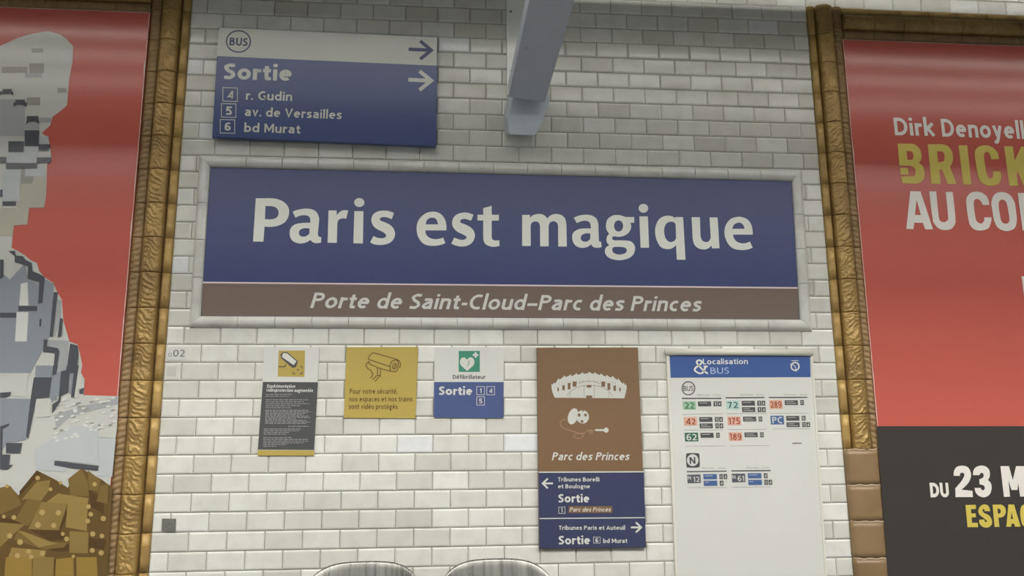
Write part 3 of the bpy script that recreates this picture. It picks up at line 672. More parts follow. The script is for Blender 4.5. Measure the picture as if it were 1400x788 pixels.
G(T, I4, [(938,210,1),(1020,175),(1130,160),(1230,175),(1300,225),(1328,300),(1330,340,1),(1338,550,1),(1345,585),(1375,592,1),(1385,675,1),(1330,688),(1260,680),(1212,632,1),(1160,672),(1070,690),(980,662),(930,600),(912,520),(930,450),(990,402),(1070,382),(1212,380,1),(1205,320),(1185,278),(1130,257),(1060,265),(988,295,1)],
  [(1205,462,1),(1130,458),(1070,483),(1048,530),(1070,577),(1125,592),(1170,577),(1200,545,1)])
G(T, I5, [(403,230,1),(403,297,1),(358,297,1),(368,340),(355,390),(320,430),(270,455),(210,462),(165,456),(145,472),(148,492),(180,504),(230,503),(320,507),(370,520),(405,560),(413,605),(395,665),(345,710),(270,733),(200,735),(120,715),(70,670),(60,625),(75,585),(112,560,1),(85,530),(78,490),(90,450),(112,428,1),(80,380),(73,320),(90,260),(140,218),(200,206),(260,215),(300,230,1)],
  list(ell(220,335,53,66)), [(160,585),(225,580),(290,588),(317,620),(295,655),(230,670),(170,655),(145,620)])
G(T, I5, [(463,223,1),(563,223,1),(577,590,1),(478,590,1)]); T.poly(zm(*I5, ell(511,128,56,52)))
G(T, I6, [(447,158,1),(478,703,1),(367,703,1),(357,515,1),(310,555),(250,568),(170,545),(118,470),(92,375),(95,285),(130,200),(185,155),(250,140),(310,150),(340,170,1),(350,158,1)],
  [(352,250,1),(330,225),(285,217),(235,240),(208,300),(207,370),(225,430),(260,470),(300,477),(335,462),(357,430,1)])
G(T, I6, [(555,160,1),(662,160,1),(668,390,1),(690,455),(740,478),(780,462),(800,420,1),(785,163,1),(887,163,1),(912,557,1),(815,558,1),(808,520,1),(770,558),(710,572),(640,555),(592,510),(572,450),(568,400,1)])
G(T, I6, [(1333,383,1),(1335,340),(1315,250),(1265,187),(1200,160),(1140,156),(1060,180),(1000,245),(975,330),(985,420),(1030,510),(1100,565),(1200,580),(1280,570),(1335,548,1),(1298,470,1),(1250,490),(1190,493),(1130,470),(1095,425),(1085,383,1)],
  [(1075,308,1),(1095,258),(1145,230),(1190,237),(1220,270),(1230,308,1)])
T.done('large_white_lettering', M_WHITE, 'large white name lettering')
Print(NO+.0012, ns).text('Porte de Saint-Cloud\u2013Parc des Princes', 424, 421.4, 960, 426.2, 22.6, 12, 0.22).done('small_white_lettering', M_WHITE2, 'smaller slanted white lettering on the brown band')

# ------------------------------------------------------------------ exit sign, top left
EO = 0.034
ex = thing('exit_sign', 'blue and white enamel exit sign with three street names, above the station name sign', 'sign', base_of(Q_EXIT, EO))
plate('enamel_panel', Q_EXIT, 0.012, EO, M_BLUE2, ex)
bm = bmesh.new()
for fx in (330, 560):
    for fy in (70, 170):
        p = wp(fx, fy); add_cyl(bm, (p.x, 0.0, p.z), (p.x, -0.012, p.z), 0.012)
finish(bm, 'spacer', M_EDGE, ex)
Print(EO+.0006, ex).poly([(299.6, 37.7), (597.6, 51.1), (597.0, 89.9), (296.2, 76.8)]).done('white_band', M_BAND, 'white upper band')
n_ = Print(EO+.0012, ex)
n_.poly(ell(326, 56.7, 17.3, 15.6), ell(326, 56.7, 15.5, 13.8)); n_.text('BUS', 313.5, 62.0, 338.3, 63.0, 10.8, 13.5)
def arrow(p, x0, y0, x1, y1, hx, hy, w):
    """shaft from (x0,y0) to tip (x1,y1); barbs start hx back and hy either side"""
    d = 1 if x1 > x0 else -1
    p.line([(x0, y0), (x1-d*w*0.55, y1)], w)
    p.line([(x1-d*hx, y1-hy), (x1, y1), (x1-d*hx, y1+hy)], w)
arrow(n_, 558.7, 67.3, 589.5, 68.6, 15, 12.5, 4.6); n_.done('dark_markings', M_NAVY, 'dark bus roundel and arrow on the white band')
w_ = Print(EO+.0012, ex)
arrow(w_, 558.2, 109.0, 589.5, 110.3, 16, 13, 5.2)
w_.text('Sortie', 305.3, 108.2, 398.8, 110.8, 23.0, 14.5)
for (bx, by, d, st, x0, y0, x1, y1) in ((304.2, 119.4, '4', 'r. Gudin', 336, 136.4, 399.2, 138.2), (302.2, 141.2, '5', 'av. de Versailles', 334.5, 158.6, 467, 163.0), (300.6, 163.0, '6', 'bd Murat', 333.6, 180.4, 410.8, 182.8)):
    w_.frame(bx, by, bx+20.8, by+19.4, 1.0, 0.5)
    w_.text(d, bx+6.2, by+15.6, bx+14.6, by+15.9, 11.3, 13.5)
    w_.text(st, x0, y0, x1, y1, 13.0, 12)
w_.done('white_lettering', M_WHITE2, 'white lettering, numbers and arrow')

# ------------------------------------------------------------------ video experiment notice
O = 0.008
cn = thing('video_notice', 'tall narrow dark grey notice with yellow pictogram, left of the yellow camera notice', 'sign', base_of(Q_CCTV, O))
plate('panel', Q_CCTV, 0.0015, O, M_SIGNW, cn, .001)
Print(O+.0004, cn).poly([(359.4, 522.4), (434.5, 522.9), (429.5, 615.7), (352.5, 615.2)]).done('dark_text_field', M_INK, 'dark grey text field')
y_ = Print(O+.0004, cn).poly([(352.4, 615.8), (429.4, 616.2), (429.1, 623.3), (352, 623.3)])
Z_ = (340, 465, 4.636)
y_.poly(zm(*Z_, [(190,68),(357,68),(353,235),(184,232)])).done('yellow_print', M_YEL, 'yellow square and bottom stripe')
k_ = Print(O+.0010, cn); k_.poly(zm(*Z_, [(200,95),(215,78),(245,78),(312,135),(300,172),(280,178),(262,165),(205,115)]))
k_.line(zm(*Z_, [(190,170),(230,170),(235,155)]), 1.4)
for q in ([(282,200),(282,215),(298,215)], [(322,215),(338,215),(338,200)], [(325,168),(338,168),(338,182)], [(306,190),(318,190)], [(312,184),(312,196)]): k_.line(zm(*Z_, q), 1.0)
k_.done('camera_pictogram', M_INK)
Print(O+.0014, cn).poly(zm(*Z_, [(218,84),(242,84),(303,136),(285,160),(210,108)])).done('camera_pictogram_highlight', M_WHITE2, 'white camera body')
t_ = Print(O+.0010, cn)
t_.text('Expérimentation', 364.8, 530.3, 403.5, 530.6, 5.0, 13.5, .15); t_.text('vidéoprotection augmentée', 364.2, 535.8, 428, 536.4, 5.0, 13.5, .15)
t_.done('title_lettering', M_WHITE2)
# illegibly small lines of text: short dashes of pale ink
rs = random.Random(11); g_ = Print(O+.0010, cn, join=True)
lines = [(108,345,280),(108,357,255)]+[(108,380+12.5*i,[378,350,388,330,272][i]) for i in range(5)]+[(105,446+9.3*i,[375,392,370,345,380,390,300,365,392,370][i]) for i in range(10)]+[(250,548,382)]+[(95,565+11*i,[330,320,255,240][i]) for i in range(4)]+[(92,620+11*i,[270,375,380,350,240,180][i]) for i in range(6)]
for x0, y, x1 in lines:
    x = x0
    while x < x1:
        w = rs.uniform(10, 32); e = min(x+w, x1)
        g_.poly(zm(*Z_, rect(x, y-2.2, e, y+2.2))); x = e+5
g_.done('fine_print', mat('pale_grey_print', (148, 148, 148), rough=.5), kind='stuff')

# ------------------------------------------------------------------ yellow camera notice
yn = thing('camera_notice', 'square yellow notice with a line drawing of a surveillance camera', 'sign', base_of(Q_YEL, O))
plate('panel', Q_YEL, 0.0015, O, M_YEL, yn, .001)
Y_ = (460, 465, 5.833); k_ = Print(O+.0006, yn)
for q in ([(255,155),(262,128),(280,108),(300,103),(480,155),(502,168),(511,192),(505,225)], [(255,155),(428,213)], [(260,168),(262,190),(330,222),(430,250),(470,254),(488,240)],
          [(430,250),(426,205),(440,172),(468,160),(488,166),(494,190),(490,228),(484,243)], [(328,222),(327,282),(287,318)], [(352,232),(350,285),(305,334)], [(327,282),(346,284)],
          [(258,178),(240,188),(236,208),(250,228),(276,246),(290,272),(284,290),(270,304)], [(455,228),(472,195)]):
    k_.line(zm(*Y_, q), 1.15)
k_.poly(zm(*Y_, ell(463,210,19,26,20,.2)), zm(*Y_, ell(463,210,13,20,20,.2)))
k_.done('camera_drawing', M_INKB, 'line drawing of a surveillance camera')
k_ = Print(O+.0006, yn)
k_.text('Pour votre sécurité,', 478, 538.8, 543.4, 538.8, 7.6, 11); k_.text('nos espaces et nos trains', 477.2, 549.3, 563.7, 549.3, 6.7, 11); k_.text('sont vidéo protégés.', 476.8, 559.6, 545, 559.6, 7.6, 11)
k_.done('lettering', M_INKB)

# ------------------------------------------------------------------ defibrillator sign
dn = thing('defibrillator_sign', 'small white and blue sign with a green heart pictogram, right of the yellow notice', 'sign', base_of(Q_DEF, O))
plate('panel', Q_DEF, 0.0015, O, M_SIGNW, dn, .001)
Print(O+.0004, dn).poly([(593.5, 522.6), (688.7, 522.6), (688.3, 571.8), (593.0, 571.4)]).done('blue_field', mat('blue_sign_print', (74, 88, 132), rough=.35, vary=.04), 'blue lower field')
Print(O+.0006, dn).poly(zm(*Y_, rect(975,88,1143,255))).done('green_square', M_GREEN, 'green square')
w_ = Print(O+.0010, dn)
w_.poly(spline(zm(*Y_, [(1042,158,1),(1065,140),(1090,148),(1100,175),(1090,205),(1042,246,1),(995,205),(985,175),(995,148),(1020,140)])))
w_.poly(zm(*Y_, rect(1088,112,1132,128))).poly(zm(*Y_, rect(1102,98,1118,142)))
w_.text('Sortie', 600, 540.2, 645.6, 540.4, 12.3, 14.5)
for x, y, d in ((1117,370,'1'), (1197,370,'4'), (1117,452,'5')):
    a = zm(*Y_, [(x,y),(x+66,y+70)]); w_.frame(a[0][0], a[0][1], a[1][0], a[1][1], .7)
    w_.text(d, a[0][0]+(4.4 if d == '1' else 3.6), a[0][1]+9.2, a[0][0]+(6.8 if d == '1' else 7.9), a[0][1]+9.2, 6.4, 12)
w_.done('white_lettering', M_WHITE2, 'white heart, cross, lettering and numbers')
k_ = Print(O+.0014, dn); k_.poly(zm(*Y_, [(1072,155),(1046,178),(1058,184),(1030,222),(1062,190),(1052,183)])); k_.done('lightning_bolt', M_GREEN)
Print(O+.0010, dn).text('Défibrillateur', 619, 518.3, 664, 518.3, 6.0, 10.5).done('dark_lettering', M_INK)

# ------------------------------------------------------------------ brown and blue stadium sign
O2 = 0.022
sn = thing('stadium_sign', 'tall brown and blue sign with a white stadium pictogram, under the station name sign', 'sign', base_of(Q_STAD, O2))
plate('enamel_panel', Q_STAD, 0.006, O2, M_BROWN2, sn)
bm = bmesh.new()
for fx in (755, 865):
    for fy in (500, 735):
        p = wp(fx, fy); add_cyl(bm, (p.x, 0.0, p.z), (p.x, -0.008, p.z), 0.01)
finish(bm, 'spacer', M_EDGE, sn)
Print(O2+.0004, sn).poly([(736.7, 645.8), (880.3, 645.4), (883.0, 748.6), (737.4, 750.1)]).done('blue_field', mat('blue_stadium_print', (58, 63, 92), rough=.35, vary=.05, scale=4), 'blue lower field')
l_ = Print(O2+.0010, sn).line([(736.6, 646), (880.4, 645.4)], 1.6).line([(737.6, 709.4), (882, 708.2)], 1.3)
U_ = (720, 630, 5.628); S_ = (740, 500, 6.569)
arrow(l_, 756, 661.3, 742, 661.3, 7, 6.7, 2.4); arrow(l_, 862.7, 721.5, 876.6, 721.5, 7.2, 6.8, 2.4)
l_.text('Tribunes Borelli', 762.7, 658.6, 819.5, 658.6, 6.0, 11.5); l_.text('et Boulogne', 763, 668, 806.6, 668, 5.9, 11.5)
l_.text('Sortie', 763.4, 687.3, 805.8, 687.3, 11.8, 13.5)
l_.text('Tribunes Paris et Auteuil', 764, 724.8, 854.6, 724.6, 6.0, 11.5); l_.text('Sortie', 763.8, 744.8, 806.8, 744.4, 12.0, 13.5); l_.text('bd Murat', 824.8, 742.8, 857.8, 742.6, 6.2, 12)
l_.frame(763.6, 693.5, 772.8, 702.6, .6); l_.text('1', 767, 701, 769.1, 701, 5.8, 12)
l_.frame(811.2, 734.5, 820.8, 743.4, .6); l_.text('6', 814, 742, 818, 742, 5.9, 13.5)
l_.text('Parc des Princes', 754.4, 629.6, 861, 629.4, 11.4, 11.5, .22)
l_.done('white_lettering', M_WHITE2, 'white lettering and arrows')
Print(O2+.0008, sn).poly([(777.2, 692.6), (837.2, 692.4), (837.2, 701.6), (777.2, 701.8)]).done('brown_label', M_BROWN2, 'small brown label')
Print(O2+.0012, sn).text('Parc des Princes', 778.8, 700, 835.2, 699.8, 6.2, 10.5, .22).done('label_lettering', M_WHITE2)
st = Print(O2+.0008, sn)
top = [(92,160),(105,165)]
sp = [(92,158),(118,150),(158,112),(212,88),(266,80),(320,68),(376,60),(426,55),(478,60),(532,70),(585,84),(638,92),(690,115),(738,150),(762,162)]
pts = [(120,290),(100,240),(92,200)]
for i, (x, y) in enumerate(sp):
    pts += [(x-1,y),(x+4,y+16)] if i < 7 else [(x-4,y+16),(x+1,y)]
    if i < len(sp)-1:
        nx_, ny_ = sp[i+1]; pts += [((x+nx_)/2, (y+ny_)/2+14)]
pts += [(768,200),(760,245),(745,295)]
st.poly(zm(*S_, pts)); st.poly(zm(*S_, ell(285,457,44,74,24,.3)))
st.poly(zm(*S_, ell(372,462,56,60,24)))
st.poly(zm(*S_, [(485,572),(565,572),(565,590),(485,588)])); st.poly(zm(*S_, ell(583,581,22,23,16)))
st.done('stadium_pictogram', M_BAND, 'white stadium, ball and microphone pictogram')
c_ = Print(O2+.0008, sn); c_.line(zm(*S_, [(218,484),(190,490),(170,510),(172,535),(200,562),(260,585),(330,605),(375,618),(378,635),(350,655),(310,655),(292,638),(305,615),(350,612),(390,608),(410,585),(430,583),(460,590),(458,608),(440,612),(428,598),(445,582),(485,578)]), .75); c_.done('microphone_cable', mat('beige_print', (168, 138, 106), rough=.5))
k_ = Print(O2+.0014, sn)
for a in ((145,198,158,232),(188,178,212,222),(238,158,262,215),(282,145,316,190),(540,145,574,190),(594,160,620,220),(648,180,670,228),(700,200,714,232),(403,270,458,292),(408,178,450,198)): k_.poly(zm(*S_, rect(*a)))
k_.line(zm(*S_, [(230,272),(262,235),(310,200),(370,182),(430,176),(500,182),(560,200),(610,235),(640,278)]), .5); k_.line(zm(*S_, [(330,160),(380,145),(430,140),(480,145),(525,165)]), .5)
for x in (384, 475): k_.line(zm(*S_, [(x,180),(x,290)]), .4)
for x in (258, 605): k_.line(zm(*S_, [(x,240),(x,290)]), .4)
for x in (158,185,212,240,266,293,320,348,376,426,478,505,532,560,585,610,638,665): k_.line(zm(*S_, [(x,125+abs(x-430)*.08),(x,150+abs(x-430)*.1)]), .3)
for x, y, r in ((340,445,16),(398,445,15),(366,503,15),(375,408,8)): k_.poly(zm(*S_, ell(x,y,r,r,6)))
k_.done('pictogram_openings', M_BROWN2)

# ------------------------------------------------------------------ bus map board
MO = 0.016
mb = thing('bus_map_board', 'tall white bus board with a blue header and coloured route numbers, beside the stadium sign', 'sign', base_of(Q_MAP, MO))
plate('white_sheet', Q_MAP, 0.0015, MO, M_SIGNW, mb, .001)
bm = bmesh.new()
a = wp(910.5, 481, .03); b = wp(1112, 482.2, .03)
add_cyl(bm, (a.x, -0.018, a.z), (b.x, -0.018, b.z), 0.0155, 20)
bmesh.ops.bevel(bm, geom=[e for e in bm.edges if len(e.link_faces) == 2 and any(len(f.verts) > 4 for f in e.link_faces)], offset=.003, segments=2, affect='EDGES')
o = finish(bm, 'clamp_rail', mat('cream_plastic', (214, 212, 200), rough=.35), mb, smooth=True); o['label'] = 'rounded cream clamp rail along the top'
for nm, q in (('edge_strip', [(911.3, 486), (914.3, 486), (929.3, 842), (926.2, 842)]), ('edge_strip', [(1108.7, 486), (1111.6, 486), (1134.6, 842), (1131.6, 842)])):
    plate(nm, q, 0.0015, MO+.003, mat('cream_plastic', (214, 212, 200)), mb, .001)
Print(MO+.0006, mb).poly([(915.6, 486), (1107.4, 485.3), (1108.4, 515.9), (916.9, 516.7)]).done('blue_header', mat('bright_blue_print', (62, 90, 146), rough=.35, vary=.04), 'blue header band')
V_ = (930, 480, 7.368)
w_ = Print(MO+.0012, mb)
w_.text('Localisation', 961.2, 498.4, 1022.6, 498.0, 8.0, 10.5)
w_.text('&', 948.8, 511.8, 968.5, 511.6, 20.0, 7.5)
rr = zm(*V_, [(1157, 157)])[0]; w_.poly(ell(rr[0], rr[1], 6.2, 6.2), ell(rr[0], rr[1], 4.6, 4.6))
w_.line(zm(*V_, [(1108,132),(1140,140),(1158,160),(1165,175),(1160,190),(1168,210)]), .8); w_.line(zm(*V_, [(1120,100),(1192,98)]), .9)
w_.done('white_header_lettering', M_WHITE)
Print(MO+.0012, mb).text('BUS', 971.6, 511.4, 997, 511.2, 8.6, 9).done('grey_header_lettering', mat('pale_blue_print', (168, 184, 214), rough=.4), 'paler header lettering')
N1_ = (920, 515, 7.88); N2_ = (1015, 530, 9.267); N3_ = (925, 610, 10.0)
ink = Print(MO+.0008, mb); lt = Print(MO+.0014, mb); fine = Print(MO+.0008, mb)
ink.poly(ell(941.2, 531.2, 9.4, 9.7), ell(941.2, 531.2, 8.0, 8.3)); ink.text('BUS', 934.4, 534.8, 948, 534.8, 7.0, 10.5)
ink.poly(spline([(p[0], p[1]) for p in zm(*N3_, [(130,125),(145,102),(215,98),(295,102),(312,125),(316,200),(318,270),(300,294),(225,298),(150,295),(135,270),(130,200)])]), ell(947, 629.5, 7.9, 8.1))
ink.text('N', 943, 634.6, 951, 634.4, 9.4, 13.5)
for x0, y0, x1, y1 in ((932.3, 545.0, 986.2, 545.0), (992, 544.2, 1045, 543.8), (1051, 543.8, 1104, 543.6), (939, 645.2, 993.3, 644.6), (1000, 644.2, 1053.6, 643.8)): ink.line([(x0, y0), (x1, y1)], 1.5)
for x, y in ((953.5, 541.6), (1012.5, 541.2), (1072, 541), (960, 641.5), (1020.5, 641)):
    fine.text('Direction', x, y, x+17, y, 2.4, 7); fine.text('Sorties', x+21.5, y, x+32, y, 2.4, 7)
for x0, y0, x1, y1 in ((933.5, 567, 988, 566), (994, 566, 1048, 565.6), (1053, 565.6, 1106, 565.2), (935, 588.6, 988, 588), (996, 587.8, 1048, 587.2), (1056, 587, 1108, 586.6), (937, 610.3, 992, 610.2), (998, 610, 1052, 609.5), (940, 667, 994, 667), (1001, 666.5, 1054, 666)): fine.line([(x0, y0), (x1, y1)], .45)
RC = {'green': ((148, 180, 152), (44, 112, 66)), 'teal': ((172, 198, 190), (50, 98, 100)), 'orange': ((208, 164, 144), (146, 66, 36)), 'dkgreen': ((58, 106, 82), None), 'blue': ((70, 98, 144), None), 'dark': ((84, 88, 96), None)}
boxes = {k: Print(MO+.0008, mb) for k in RC}; nums = {k: Print(MO+.0014, mb) for k in RC if RC[k][1]}
def route(x, y, w, h, key, st, bars, exits):
    boxes[key].poly([(x, y), (x+w, y-.2), (x+w+.8, y+h-.2), (x+.8, y+h)])
    t = nums[key] if RC[key][1] else lt
    m_ = 2.2 if len(st) < 3 else 1.2
    t.text(st, x+m_+.8, y+h-1.6, x+w-m_+.6, y+h-1.8, h*0.72, 10.5)
    for i in range(bars):
        bx = x+w+3.2+i*.5; by = y+.2+i*8.7
        ink.poly([(bx, by), (bx+18, by-.1), (bx+18.5, by+6.5), (bx+.5, by+6.7)])
        lt.line([(bx+2, by+2.2), (bx+13-i*2, by+2.1)], .55); 
        if (i+len(st)) % 2: lt.line([(bx+2, by+4.6), (bx+16, by+4.5)], .55)
        for j, e in enumerate(exits[i]):
            ex_ = bx+21.4+j*5.8
            ink.poly([(ex_, by-.1), (ex_+5.1, by-.2), (ex_+5.4, by+6.5), (ex_+.3, by+6.6)])
            if e == '=': lt.line([(ex_+.9, by+2.1), (ex_+4.6, by+2.1)], .7); lt.line([(ex_+1, by+4.3), (ex_+4.7, by+4.3)], .7)
            else: lt.text(e, ex_+(1.9 if e == '1' else 1.5), by+5.4, ex_+(3.5 if e == '1' else 3.9), by+5.4, 4.3, 13.5)
route(933.2, 549, 17.6, 11.6, 'green', '22', 1, ['14']); route(992.6, 548.2, 18, 11.8, 'teal', '72', 2, ['14', '14']); route(1051.6, 547.4, 17.8, 12, 'orange', '289', 1, ['='])
route(934.6, 570.4, 18, 12, 'orange', '42', 2, ['14', '=4']); route(994.4, 569.8, 18, 12, 'orange', '175', 1, ['=']); route(1053.2, 568.8, 18.2, 12, 'blue', 'PC', 2, ['5', '=4'])
route(935.8, 592, 18.4, 12, 'dkgreen', '62', 1, ['=']); route(996, 591.4, 18.4, 12, 'orange', '189', 1, ['='])
for x, y, st, e in ((939.3, 649.4, '12', ['=4', '4']), (1000.2, 648.2, '61', ['4', '=4'])):
    boxes['dark'].poly([(x, y), (x+18.4, y-.4), (x+19, y+11.4), (x+.8, y+11.8)])
    lt.text('N', x+1.2, y+6.6, x+5.4, y+6.5, 4.6, 10.5); lt.text(st, x+8.6, y+10, x+17.2, y+9.8, 7.2, 10.5)
    for i in range(2):
        bx = x+22+i*.6; by = y-.8+i*9
        boxes['blue'].poly([(bx, by), (bx+18.6, by-.2), (bx+19, by+7), (bx+.5, by+7.2)]); lt.line([(bx+2, by+2.4), (bx+13-i*6, by+2.3)], .6)
        for j, c in enumerate(e[i]):
            ex_ = bx+22+j*5.8; ink.poly([(ex_, by), (ex_+5, by-.1), (ex_+5.4, by+6.8), (ex_+.4, by+6.9)])
            if c == '=': lt.line([(ex_+.9, by+2.3), (ex_+4.6, by+2.3)], .7); lt.line([(ex_+1, by+4.5), (ex_+4.7, by+4.5)], .7)
            else: lt.text(c, ex_+1.5, by+5.6, ex_+3.9, by+5.6, 4.3, 13.5)
ink.line([(1083.2, 606.8), (1087, 606.2), (1096, 606.4)], 1.2)
ink.done('dark_print', M_INK, 'dark grey print'); lt.done('white_print', M_WHITE2); fine.done('fine_print', mat('fine_grey_print', (134, 134, 132), rough=.5))
for k in boxes: boxes[k].done('route_box', mat('route_box_'+k, RC[k][0], rough=.4), {'green': 'pale green route box', 'teal': 'pale teal route box', 'orange': 'orange route boxes', 'dkgreen': 'dark green route box', 'blue': 'blue boxes', 'dark': 'dark grey night route boxes'}[k])
for k in nums: nums[k].done('route_number', mat('route_number_'+k, RC[k][1], rough=.4))


# ------------------------------------------------------------------ small tags on the tiles
q = [(227.5, 474.5), (255, 474.8), (254.2, 492.4), (226.6, 492)]
tg = thing('number_tag', 'small white number tag beside the gilded frame', 'tag', base_of(q, .004))
plate('plate', q, .0021, .0042, M_SIGNW, tg, .0005); k_ = Print(.0048, tg); k_.text('02', 236.6, 487.8, 252, 487.9, 9.4, 8); k_.frame(230, 483.4, 234.6, 487.4, .5); k_.done('lettering', M_INK)
q = [(228.5, 501), (241.5, 501.3), (240.8, 515.4), (227.8, 515)]
tg = thing('small_sticker', 'small blank pale sticker on the tile below the number tag', 'sticker', base_of(q, .003))
plate('sticker_sheet', q, .0021, .0030, mat('grey_sticker', (186, 186, 180), rough=.5), tg, .0002)
q = [(221.5, 709.4), (240.2, 709.8), (239.4, 727.6), (220.8, 727)]
tg = thing('metal_plate', 'small square grey metal plate with a central screw, low beside the left gilded frame', 'plate', base_of(q, .006))
def streak(m, fx=70.0):
    nt = m.node_tree; nz = [n for n in nt.nodes if n.type == 'TEX_NOISE'][0]; mp = nt.nodes.new('ShaderNodeMapping'); mp.inputs['Scale'].default_value = (fx, 0.4, 0.4); lk = nz.inputs['Vector'].links[0].from_socket
    nt.links.new(lk, mp.inputs[0]); nt.links.new(mp.outputs[0], nz.inputs['Vector']); nz.inputs['Scale'].default_value = 1.0; nz.inputs['Detail'].default_value = 0.5
    mr = nt.nodes.new('ShaderNodeMapRange'); mr.inputs[3].default_value = .22; mr.inputs[4].default_value = .36; nt.links.new(nz.outputs['Fac'], mr.inputs[0]); nt.links.new(mr.outputs[0], nt.nodes['Principled BSDF'].inputs['Roughness'])
    return m
M_STEEL = mat('brushed_steel', (172, 172, 168), rough=.3, metal=.9, vary=.08, scale=40)
plate('plate', q, .0021, .0070, mat('dull_metal', (128, 128, 122), rough=.45, metal=.5, vary=.15, scale=60), tg, .001)
bm = bmesh.new(); p = wp(230.2, 715.6, .007); add_cyl(bm, (p.x, -.0065, p.z), (p.x, -.012, p.z), .0045, 14, .0038); add_box(bm, p.x-.004, p.x+.004, -.0124, -.0118, p.z-.0006, p.z+.0006)
finish(bm, 'screw', M_STEEL, tg)

# ------------------------------------------------------------------ cable cover strip and bracket arm
ZT = 1.62*(3.3227+0.9)/3.3227+CZ         # height of the lamp tubes
x0 = wp(692.5, 60).x; x1 = x0+0.125
zc0 = wp(700, 132).z
o_ = thing('cable_cover', 'flat pale vertical cable cover strip running up behind the bracket arm', 'cover', Vector(((x0+x1)/2, 0, zc0)))
bm = bmesh.new(); add_box(bm, x0, x1, -0.016, -0.0021, zc0, rz(ROW_TOP), .003)
finish(bm, 'cover_strip', mat('pale_metal_cover', (236, 238, 232), rough=.16, vary=.03), o_)
bm = bmesh.new()
for i in range(6):
    z = zc0+.12+.3*i; add_cyl(bm, (x0+.02, -.015, z), (x0+.02, -.019, z), .006, 12)
finish(bm, 'fixing_screw', M_STEEL, o_)
# arm: rises from the wall to the lamp housing
M_ARM = mat('grey_blue_paint', (190, 199, 208), rough=.4, vary=.06, bump=.1, bscale=40)
M_ARM2 = mat('grey_blue_paint_shade', (150, 150, 146), rough=.4, vary=.05)
S0 = Vector((wp(709, 158).x, 0.0, wp(709, 158).z)); xa = S0.x
tgt = None
def at_y(px, py, y): p = wp(px, py, -y); return Vector((p.x, y, p.z))
arm = thing('bracket_arm', 'thick grey-blue painted bracket arm slanting out from the tiled wall towards the lamp', 'bracket', Vector((xa, 0, S0.z)))
E0 = at_y(712, 158, -0.03); E1_ = at_y(752, -4, -0.50)
d = (E1_-E0); DIR = d.normalized(); E2_ = E0 + DIR*((ZT-.055-E0.z)/DIR.z)
side = Vector((1, 0, 0)); side = (side - DIR*side.dot(DIR)).normalized(); nrm = side.cross(DIR)
if nrm.y > 0: nrm = -nrm       # underside, facing the camera
def prism(bm, secs):
    R = []
    for c, w, h in secs: R.append([bm.verts.new(c+side*a*w/2+nrm*b*h/2) for a, b in ((-1,-1),(1,-1),(1,1),(-1,1))])
    for a, b in zip(R, R[1:]):
        for i in range(4): bm.faces.new((a[i], a[(i+1) % 4], b[(i+1) % 4], b[i]))
    bm.faces.new(R[0][::-1]); bm.faces.new(R[-1])
bm = bmesh.new(); prism(bm, [(E0+DIR*.115, .165, .10), (E2_, .19, .12)])
bmesh.ops.bevel(bm, geom=list(bm.edges), offset=.004, segments=2, affect='EDGES'); finish(bm, 'arm_beam', M_ARM, arm)
# wall shoe closing the foot of the arm, a bevelled block pressed on the tiles
bm = bmesh.new()
fq = [(696, 130.5), (752, 130), (751.5, 137), (738, 172), (730.5, 186), (689, 184), (688.5, 160)]
f0 = [at_y(x, y, -0.002) for x, y in [(694, 130), (747, 130), (746, 139), (736, 170), (730, 184), (690, 182), (689, 160)]]
f1 = [at_y(x, y, -0.085) for x, y in [(703, 128), (752, 129), (752, 138), (739, 172), (731, 186), (697, 184.5), (694, 165)]]
A = [bm.verts.new(p) for p in f0]; B = [bm.verts.new(p) for p in f1]; n = len(A)
for i in range(n): bm.faces.new((A[i], A[(i+1) % n], B[(i+1) % n], B[i]))
bm.faces.new(A[::-1]); bm.faces.new(B)
bmesh.ops.bevel(bm, geom=list(bm.edges), offset=.003, segments=2, affect='EDGES'); finish(bm, 'wall_shoe', M_ARM, arm)
bm = bmesh.new(); p = at_y(720, 66, -0.36); add_cyl(bm, p, p+Vector((0, -.006, -.003)), .005, 12); finish(bm, 'bolt_head', M_STEEL, arm)

# ------------------------------------------------------------------ lamp housing with its tubes (just above the view)
lh = thing('lamp_housing', 'long grey lamp housing with three fluorescent tubes above the platform edge', 'lamp', Vector((0, -1.6, ZT)))
ZH = ZT+0.05
M_HOUS = mat('housing_paint', (150, 152, 150), rough=.5, vary=.05)
YE = -2.20
LAMPS = [(0.588, 1.82, 0.36), (0.825, 1.70, 0.5), (1.15, 1.58, 0.6)]   # distance from wall, height its fin lets light reach, strength
bm = bmesh.new(); add_box(bm, -6.4, 6.4, YE, -0.44, ZH, ZH+.06); add_box(bm, -6.4, 6.4, YE, YE+.015, ZT-.04, ZH); finish(bm, 'housing_shell', M_HOUS, lh)
for y, cut, k in LAMPS:
    dz = (ZT-CZ-cut)*0.08/y
    bm = bmesh.new(); add_box(bm, -6.4, 6.4, -y+.08, -y+.083, ZT-dz, ZH); finish(bm, 'shade_fin', M_HOUS, lh)
    bm = bmesh.new(); add_cyl(bm, (-6.3, -y, ZT), (6.3, -y, ZT), .013, 12); finish(bm, 'fluorescent_tube', mat('fluorescent_tube_%d' % (k*10), (255, 252, 244), emit=TUBE_POWER*k), lh)
bm = bmesh.new()
for x in (-4.5, -1.5, 1.5, 4.5): add_cyl(bm, (x, -1.25, ZH+.06), (x, -1.25, rz(ROW_TOP)), .012, 10)
finish(bm, 'hanging_rod', M_HOUS, lh)

